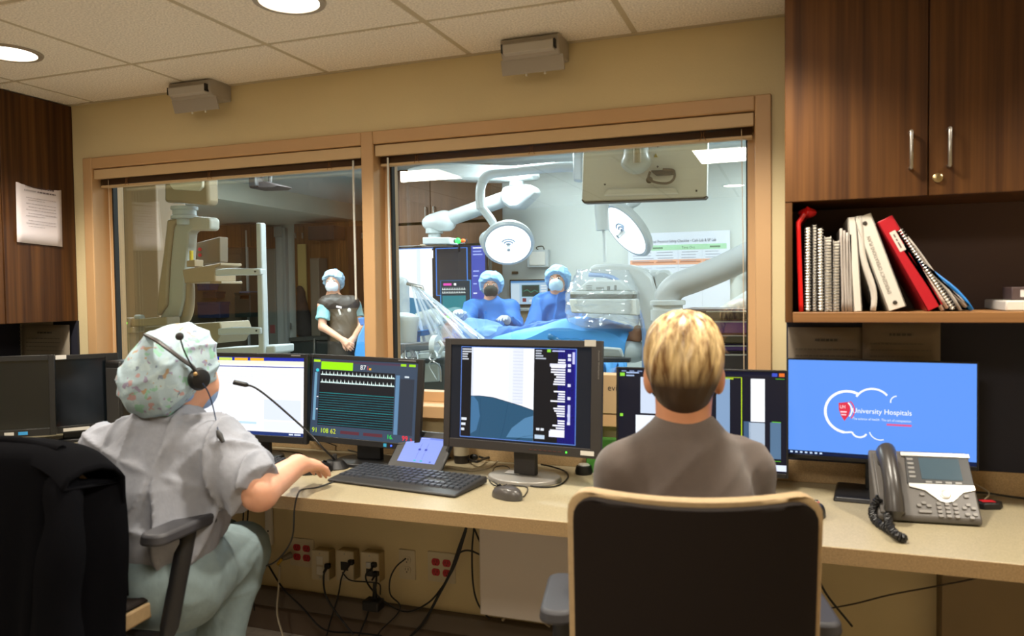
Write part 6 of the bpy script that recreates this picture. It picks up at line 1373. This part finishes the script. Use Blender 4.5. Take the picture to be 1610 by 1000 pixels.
# big tube arm
ta = thing('support_arm', W(1060, 495, 5.3), 'thick grey tubular arm rising to the right of the C-arm', 'support arm')
MB().tube(spline([W(1048, 474, 5.3), W(1052, 462, 5.3), W(1064, 450, 5.3), W(1090, 440, 5.3), W(1130, 424, 5.3), W(1170, 405, 5.3), W(1215, 385, 5.3)], 8), .088, 24).build('tube', mat('tube_grey', '#A3A9AC', .4), ta, world=True)
MB().lathe([(.115, -.10), (.115, -.03), (.10, -.028), (.10, .0), (.118, .004), (.118, .03), (.10, .035)], W(1050, 480, 5.3), n=28).build('collar', m_enamel, ta, world=True)
MB().cyl(W(1050, 488, 5.3), Vector((W(1050, 488, 5.3).x, 5.3, 0)), .10, .12).build('pillar', m_enamel, ta, world=True)
# white cowl and purple cart at right
t = thing('white_cowl', W(1170, 490, 4.9), 'white curved cowl above the purple cart', 'cowl')
body('shell', [cone(W(1215, 470, 4.9), W(1150, 486, 4.9), .13, .05, .05), ellp(W(1110, 492, 4.9), (.12, .1, .04), None, .05)], m_enamel, t, .015)
pc = thing('drawer_cart', W(1130, 620, 4.4), 'dark purple drawer cart behind the head of the blond person', 'cart')
m_pur = mat('purple_gloss', '#48297A', .2); m_dkp = mat('plum_gloss', '#251B2B', .22); m_olv = mat('olive_strip', '#4A3E22', .4)
slab('frame', [(1070, 486), (1215, 486), (1215, 848), (1070, 848)], 4.42, .5, m_dkp, pc, .01)
for (py0, py1, mm) in ((488, 502, m_dkp), (504, 524, m_pur), (526, 540, m_olv), (542, 552, m_pur), (556, 600, m_dkp), (604, 650, m_dkp)): d = slab('drawer', [(1073, py0), (1213, py0), (1213, py1), (1073, py1)], 4.38, .05, mm, pc, .008); slab('drawer_pull', [(1110, py0 + 1), (1190, py0 + 1), (1190, py0 + 3), (1110, py0 + 3)], 4.36, .03, m_metal, d, .003)

# ------------------------------------------------------------------ table, patient, drapes
yt = 6.1
m_dr = mat('drape_blue', '#4C9BE0', .75, bump=(120, .15)); m_dr2 = mat('drape_deep', '#3F74B8', .75, bump=(120, .15)); m_gown = mat('gown_blue', '#1A62AC', .7, bump=(160, .2)); m_lightdr = mat('drape_pale', '#7FB0E8', .75)
tb = thing('operating_table', (W(850, 560, yt).x, yt, 0), 'operating table below the blue drapes', 'operating table')
zt = W(850, 545, yt).z; x0, x1 = W(700, 545, yt).x, W(1010, 545, yt).x
MB().bx(x0, x1, yt - .28, yt + .28, zt - .08, zt).build('table_top', m_enamelg, tb, world=True, bevel=.02); MB().bx((x0 + x1) / 2 - .2, (x0 + x1) / 2 + .2, yt - .2, yt + .2, 0, zt - .08).build('pedestal', m_enamel, tb, world=True, bevel=.03)
pt = thing('person', (W(940, 540, yt).x, yt, zt), 'patient lying under the blue drapes, one arm showing at the right end', 'person')
hd = W(985, 545, yt + .05); 
pat = [ellp(hd + Vector((.0, .05, .02)), (.11, .08, .09), None, .03), cone(hd, hd + Vector((-.35, .05, .0)), .1, .15, .06), cone(hd + Vector((-.35, .05, 0)), hd + Vector((-.85, .05, -.02)), .15, .14, .06), cone(hd + Vector((-.85, .0, -.02)), hd + Vector((-1.6, -.05, -.05)), .08, .05, .04), cone(hd + Vector((-.85, .12, -.02)), hd + Vector((-1.6, .15, -.05)), .08, .05, .04),
       cone(hd + Vector((-.3, -.14, .02)), W(1001, 529, yt - .3), .05, .045, .04), cone(W(1001, 529, yt - .3), W(1003, 518, yt - .32), .04, .035, .02)]
body('body', pat, m_skin2, pt, .014)
t = thing('surgical_drape', W(930, 530, yt - .3), 'bright blue drape sheet over the patient below the detector', 'drape')
def sheet_main(u, v):
    tp = [(790, 528), (840, 516), (880, 503), (915, 500), (950, 502), (985, 512), (1001, 517)]; k = u * (len(tp) - 1); i = min(int(k), len(tp) - 2); f_ = k - i; x = tp[i][0] + (tp[i + 1][0] - tp[i][0]) * f_; y = tp[i][1] + (tp[i + 1][1] - tp[i][1]) * f_
    top = W(x, y, yt - .1)
    if v < .35:
        q_ = 1 - v / .35; return top + Vector((0, .45 * q_, -.10 * q_ * q_))
    q_ = (v - .35) / .65; return top + Vector((-.05 * q_ * u, -.30 * min(1, q_ * 2) , -.04 * q_ - .32 * max(0, q_ - .35) * (1.0 if u < .92 else 1.15) + .012 * math.sin(16 * u + 3 * q_)))
MB().grid(sheet_main, 44, 34).build('sheet', m_dr, t, world=True, solid=.006)
t = thing('surgical_drape', W(770, 530, yt - .2), 'deep blue folded drape in front of the left surgeon', 'drape')
body('sheet', [cone(W(735, 541, yt), W(850, 524, yt), .10, .07, .05), cone(W(850, 523, yt), W(890, 514, yt), .06, .05, .05), cone(W(700, 552, yt), W(740, 545, yt), .12, .10, .05)], m_dr2, t, .014, folds(.04, 8, 6))
t = thing('surgical_drape', W(755, 520, yt + .2), 'pale blue draped box beside the left surgeon', 'drape')
body('sheet', [ellp(W(750, 520, yt + .1), (.20, .12, .09), None, .05), ellp(W(775, 524, yt + .05), (.12, .12, .06), None, .05), cone(W(735, 525, yt + .1), W(728, 565, yt + .1), .10, .2, .06)], m_lightdr, t, .016, folds(.03, 9, 9))
t = thing('blue_tape', W(890, 533, yt - .4), 'crumpled shiny blue strip along the near drape edge', 'strip')
body('strip', [cone(W(866, 529, yt - .42), W(880, 536, yt - .42), .022, .02, .02), cone(W(880, 536, yt - .42), W(925, 537, yt - .42), .02, .014, .02)], mat('strip_teal', '#2F6FA0', .25), t, .008, folds(.012, 60, 3))
t = thing('pillow', W(990, 550, yt - .25), 'white pillow under the drape at the right end', 'pillow')
body('cushion', [ellp(W(992, 552, yt - .28), (.16, .12, .085), None, .04), ellp(W(970, 556, yt - .2), (.14, .1, .07), None, .04)], m_enamel, t, .014, folds(.008, 24, 2))
t = thing('blue_cloth', W(955, 575, 4.6), 'bright blue cloth hanging behind the dark monitor corner', 'cloth')
MB().grid(lambda u, v: W(945 + 40 * u, 570 + 252 * v, 4.6 + .03 * math.sin(12 * u)), 12, 6).build('cloth', m_dr, t, world=True, solid=.01)
t = thing('table_rail', W(960, 566, 4.7), 'dark rail with white cover below the table', 'rail'); slab('rail', [(945, 562), (990, 563), (990, 570), (945, 570)], 4.7, .05, m_dgrey, t, .006); slab('cover', [(940, 545), (975, 548), (980, 563), (940, 562)], 4.75, .05, m_enamelg, t, .01); slab('leg', [(950, 570), (958, 570), (958, 822), (950, 822)], 4.7, .05, m_dgrey, t, .006)
# plastic curtain fanning down from a bar
t = thing('plastic_curtain', W(690, 540, 5.6), 'clear plastic curtain fanning down left of the surgeon', 'curtain')
def fan(u, v):
    top = (648 + 14 * u, 448 + 6 * u); bot = (668 + 95 * u, 545 - 12 * u); x = top[0] + (bot[0] - top[0]) * v; y = top[1] + (bot[1] - top[1]) * v; return W(x, y, 5.6 + .06 * math.sin(26 * u) * v)
film('film', '', fan, 44, 20, t, .012, 46)
m_filmw = glassy('film_fold', (.95, .98, 1), 1.45, .1, .45, (.9, .95, 1))
for u in (.02, .2, .33, .52, .7, .86, .98): MB().tube([fan(u, v / 8) + Vector((0, -.01, 0)) for v in range(9)], [.006 + .010 * v / 8 for v in range(9)], 6).build('fold', m_filmw, t, world=True)
MB().tube([W(640, 446, 5.6), W(664, 452, 5.6), W(665, 458, 5.6)], .014, 8).build('bar', m_metal, t, world=True)
t = thing('instrument_stand', W(655, 620, 5.4), 'metal pole with a white canister left of the plastic curtain', 'stand')
MB().tube([W(638, 620, 5.4), W(637, 525, 5.4), W(637, 500, 5.4)], .014, 8).build('pole', m_metal, t, world=True); MB().lathe([(.055, -.19), (.06, -.18), (.075, .0), (.085, .02), (.085, .05), (.06, .055)], W(642, 508, 5.4), n=24).build('canister', m_enamel, t, world=True)
MB().ell(W(633, 498, 5.4), (.11, .09, .035), 18).build('bowl', m_enamel, t, world=True)
t = thing('equipment_column', W(624, 560, 5.9), 'white wrapped column at the left edge of the right window', 'column'); body('wrap', [cone(W(628, 450, 5.9), W(622, 500, 5.9), .08, .12, .05)], m_enamelg, t, .016, folds(.012, 22, 3))
t = thing('plastic_bag', W(668, 515, 5.7), 'crumpled clear bag of supplies behind the canister', 'bag'); body('bag', [ellp(W(668, 507, 5.75), (.12, .08, .09), None, .03), ellp(W(680, 500, 5.8), (.09, .07, .08), None, .03)], mat('bag_milky', '#C9CFC8', .25), t, .014, folds(.016, 36, 5))
for (pts, c, lb) in (([(620, 525), (648, 525), (648, 541), (620, 541)], '#2E7FD0', 'blue tray left of the white canister'), ([(650, 522), (664, 520), (664, 528), (650, 530)], '#2E8FE0', 'small blue cap beside the canister')):
    t = thing('blue_tray', W(pts[0][0], pts[2][1], 5.5), lb, 'tray'); slab('tray', pts, 5.5, .15, mat('tray' + c, c, .5), t, .01); slab('rim', [(pts[0][0] - 1, pts[0][1] - 1), (pts[1][0] + 1, pts[1][1] - 1), (pts[1][0] + 1, pts[1][1] + 1), (pts[0][0] - 1, pts[0][1] + 1)], 5.48, .18, mat('tray' + c, c, .5), t, .004)
t = thing('table_control', W(670, 560, 5.2), 'grey table rail with white round motor under the plastic curtain', 'table rail')
slab('rail', [(618, 541), (700, 536), (700, 548), (618, 556)], 5.2, .12, mat('rail_slate', '#5A6068', .4), t, .008); slab('lower_rail', [(645, 556), (700, 552), (700, 562), (645, 566)], 5.2, .12, m_enamelg, t, .008)
MB().cyl(W(682, 545, 5.15), W(690, 545, 5.15), .085, n=28).build('motor', m_enamel, t, world=True); MB().tube(spline([W(690, 536, 5.12), W(696, 545, 5.12), W(690, 556, 5.12)], 5), .014, 8).build('hose', m_enamel, t, world=True)
rnd = random.Random(12)
wires = thing('wire_bundle', W(660, 570, 4.9), 'tangle of thin grey wires below the table rail', 'wires')
for k in range(14):
    x = 622 + rnd.random() * 66; y = 549 + rnd.random() * 6
    MB().tube(spline([W(x, y, 5.19), W(x + rnd.uniform(-9, 9), y + 12, 4.85), W(x + rnd.uniform(-9, 9), y + 24, 4.92), W(x + rnd.uniform(-12, 12), y + 48, 4.9)], 4), .006, 6).build('wire', (m_enamelg, m_dgrey, m_metal)[k % 3], wires, world=True)
t = thing('lower_cabinet', W(655, 650, 5.3), 'dark lower machine body behind the heart monitor', 'machine'); slab('body', [(615, 566), (700, 562), (700, 700), (615, 700)], 5.35, .4, mat('machine_slate', '#4A4F52', .5), t, .02); slab('panel', [(622, 574), (690, 571), (690, 600), (622, 604)], 5.33, .04, m_enamelg, t, .01)
# blue draped trolley and dark counter behind the woman
t = thing('draped_trolley', W(568, 560, 6.9), 'bright blue sheet over a trolley beside the woman', 'trolley'); MB().prism([(556, 556), (562, 528), (573, 506), (600, 505), (600, 640), (565, 640)], lambda a, b: W(a, b, 6.9), lambda a, b: W(a, b, 6.9) + Vector((0, .4, 0))).build('sheet', m_dr, t, world=True, bevel=.02); slab('top_sheet', [(562, 500), (600, 496), (600, 510), (566, 512)], 7.0, .4, m_dr2, t, .01)
t = thing('counter_unit', W(500, 590, 8.6), 'dark green black cupboard behind the woman at waist height', 'cupboard'); slab('body', [(456, 536), (600, 530), (600, 720), (456, 720)], 8.9, .4, mat('counter_dark', '#1E2624', .4), t, .01); slab('worktop', [(454, 531), (602, 525), (602, 531), (454, 537)], 8.86, .46, mat('counter_top_dark', '#3A3A34', .4), t, .004)
for px in (492,): slab('post', [(px, 532), (px + 2.5, 532), (px + 2.5, 720), (px, 720)], 8.85, .03, m_metal, t, .002)

# ------------------------------------------------------------------ standing people
m_net = mat('bouffant_net', '#9DBBCF', .8, bump=(90, .5)); m_netb = mat('bouffant_blue', '#8FBEE0', .75, bump=(90, .5))
m_eye = mat('eye_dark', '#2A1E18', .3); m_eyew = mat('eye_white', '#D8D4CE', .3); m_brow = mat('brow', '#5A4030', .8)
def head(p, hc, face, skin, capm, maskm, vox=.008, capscale=1.0, up=Vector((0, 0, 1))):
    F3 = frame3(face); f = Vector(F3.col[1]); r = Vector(F3.col[0]); u = Vector(F3.col[2]); Mh = np.array(F3)
    for s in (-1, 1):
        e = hc + f * .084 + r * s * .031 + u * .026
        MB().ell(e, (.014, .010, .0075), 12, Matrix(F3)).build('eye', m_eyew, p, world=True); MB().ell(e + f * .006, (.0065, .006, .0065), 10).build('iris', m_eye, p, world=True)
        MB().tube(spline([e + r * -.018 + u * .018 + f * .004, e + u * .022 + f * .006, e + r * .018 + u * .017 + f * .002], 3), .0028, 6).build('eyebrow', m_brow, p, world=True)
    body('face_mask', [ellp(hc + f * .054 - u * .040, (.067, .056, .068), Mh, .02), ellp(hc + f * .088 - u * .018, (.036, .022, .032), Mh, .03)], maskm, p, vox, folds(.0025, 70, 2))
    ml = MB()
    for s in (-1, 1): ml.tube([hc + f * .055 + r * s * .058 - u * .025, hc + f * .0 + r * s * .078 - u * .01], .002, 5); ml.tube([hc + f * .05 + r * s * .056 - u * .07, hc + f * .0 + r * s * .077 - u * .03], .002, 5)
    ml.build('mask_straps', m_white, p, world=True)
    k = capscale
    body('bouffant_cap', [ellp(hc + u * .045 - f * .022, (.110 * k, .122 * k, .105 * k), Mh, .05), ellp(hc - f * .06 + u * .0, (.10 * k, .075 * k, .10 * k), Mh, .05), plane(hc + f * .05 + u * .036, (f.x * .8, f.y * .8, -.7 + f.z)), plane(hc - u * .09, (0, 0, -1))], capm, p, vox, folds(.012, 40, 5))
    return [ellp(hc, (.073, .093, .112), Mh, .02), ellp(hc + f * .055 - u * .05, (.052, .05, .06), Mh, .03), ellp(hc + f * .095 - u * .012, (.012, .014, .022), Mh, .012), cone(hc - u * .04 - f * .01, hc - u * .20 - f * .02, .05, .056, .03)]
def lerp(a, b, k): return a + (b - a) * k

# woman in lead apron
p = thing('person', (at(535, 540, 8.3).x, at(535, 540, 8.3).y, 0), 'woman in a brown lead apron and teal scrubs standing with clasped hands', 'person')
d = 8.3; hcw = at(523.5, 445, d); fw = Vector((.35, -.93, -.02)); pel = at(541, 552, d); shA, shB = at(507, 481, d - .1), at(560, 479, d + .12); elA, elB = at(507, 514, d - .15), at(567, 516, d); haA, haB = at(546, 539, d - .35), at(553, 536, d - .33)
sk = head(p, hcw, fw, m_skin, m_net, mat('mask_white', '#E4E8EE', .8, bump=(90, .2)))
sk += [cone(hcw - Vector((0, 0, .16)), pel, .08, .12, .05), cone(at(532, 474, d), shA, .06, .05, .04), cone(at(532, 474, d), shB, .06, .05, .04), cone(shA, elA, .048, .042, .03), cone(elA, lerp(elA, haA, .86), .042, .028, .02), cone(shB, elB, .048, .042, .03), cone(elB, lerp(elB, haB, .86), .042, .028, .02), cone(pel, at(528, 610, d), .13, .09, .05), cone(pel, at(552, 610, d), .13, .09, .05)]
fl = lambda v: Vector((v.x, v.y, .08))
sk += [cone(at(528, 610, d), fl(at(528, 610, d)), .075, .045, .04), cone(at(552, 610, d), fl(at(552, 610, d)), .075, .045, .04)]
sk += hand(lerp(elA, haA, .86), haA + Vector((.05, -.03, -.03)), (-.2, -.8, .5), 1, .55) + hand(lerp(elB, haB, .86), haB + Vector((-.05, -.04, -.04)), (.2, -.8, .5), -1, .6)
body('body', sk, m_skin, p, .0085)
body('scrub_sleeves', [cone(lerp(shA, shB, .06), lerp(shA, elA, .66), .060, .068, .03, True), cone(lerp(shB, shA, .06), lerp(shB, elB, .58), .060, .066, .03, True), cone(shA, shB, .05, .05, .04)], mat('scrub_mint', '#8FBFC2', .85), p, .010, folds(.012, 16, 3))
body('lead_apron', [cone(hcw - Vector((0, 0, .15)), hcw - Vector((0, 0, .20)), .075, .085, .03, True), cone(at(513, 478, d - .06) + fw * .02, at(554, 477, d + .02) + fw * .02, .086, .086, .05), ellp(at(538, 508, d), (.175, .125, .24), None, .06), cone(at(540, 530, d), at(540, 640, d), .16, .19, .06, True)], mat('apron_brown', '#3B332B', .55, bump=(60, .15)), p, .010, folds(.008, 24, 6))
body('thyroid_collar', [cone(hcw - Vector((0, 0, .105)), hcw - Vector((0, 0, .175)), .066, .090, .02, True)], mat('collar_brown', '#33291F', .6), p, .009)
P_ = MB(); bd = at(533, 483, d - .32)
MB().box(bd, (.06, .01, .022), (0, .2, .3)).build('badge', mat('badge_white', '#D8C8C8', .5), p, world=True, bevel=.003); MB().box(bd + Vector((.005, -.0, -.05)), (.02, .008, .06), (0, -.3, .3)).build('badge_reel', m_white, p, world=True, bevel=.003); MB().ell(at(549, 488, d - .28), (.022, .012, .022), 12).build('dosimeter', m_white, p, world=True)

def surgeon(label, hpx, hpy, d, face, sh_, el_, ha_, maskm, apron, bodypx, seed, wide=1.0):
    hc = at(hpx, hpy, d); p = thing('person', (hc.x, hc.y, 0), label, 'person', None); pel = at(bodypx, 575, d)
    sk = head(p, hc, Vector(face), m_skin, m_netb, maskm, capscale=1.06)
    S = [at(*s) for s in sh_]; E_ = [at(*s) for s in el_]; H = [at(*s) for s in ha_]
    sk += [cone(hc - Vector((0, 0, .16)), pel, .08, .12, .05)]
    for s, e, h in zip(S, E_, H): sk += [cone(hc - Vector((0, 0, .2)), s, .06, .05, .04), cone(s, e, .046, .04, .03), cone(e, h, .04, .028, .02)]
    for s in (-1, 1): sk += [cone(pel, Vector((pel.x + s * .1, pel.y, .1)), .12, .05, .05)]
    body('body', sk, m_skin, p, .010)
    g = [cone(S[0], S[1], .085, .085, .06), cone(lerp(S[0], S[1], .5) + Vector((0, 0, .02)), lerp(S[0], S[1], .5) - Vector((0, 0, .2)), .09, .16 * wide, .06), ellp(lerp(lerp(S[0], S[1], .5), pel, .5), (.19 * wide, .14, .26), None, .07), cone(pel, Vector((pel.x, pel.y, .35)), .18 * wide, .22, .06, True)]
    for s, e, h in zip(S, E_, H): g += [cone(s, e, .08, .072, .05), cone(e, lerp(e, h, .85), .07, .048, .04)]
    body('surgical_gown', g, m_gown, p, .010, folds(.03, 11, seed))
    body('gown_collar', [cone(hc - Vector((0, 0, .118)), hc - Vector((0, 0, .175)), .066, .086, .02, True)], apron, p, .009)
    for i, (e, h) in enumerate(zip(E_, H)):
        dirv = (h - e).normalized(); body('glove', [cone(h - dirv * .09, h, .04, .034, .02)] + hand(h, h + dirv * .1, (0, -.3, 1), 1 if i else -1, .35, 1.08), mat('glove_white', '#D6DAE2', .5), p, .007)
    return p
surgeon('surgeon in a blue gown and black mask beside the screens', 772, 451, 7.5, (.32, -.93, -.06), [(744, 484, 7.5), (803, 484, 7.5)], [(728, 512, 7.25), (814, 520, 7.3)], [(722, 494, 6.9), (796, 502, 6.85)], mat('mask_charcoal', '#2E3230', .8, bump=(90, .2)), m_gown, 776, 3)
surgeon('surgeon in a blue gown and pale mask near the detector', 876, 442, 7.3, (.1, -.98, .02), [(852, 479, 7.3), (897, 476, 7.3)], [(838, 520, 7.1), (915, 520, 7.2)], [(842, 514, 6.8), (884, 525, 6.8)], mat('mask_pale', '#C6E0E8', .8, bump=(90, .2)), mat('collar_slate', '#2A3A42', .7), 872, 7, .9)
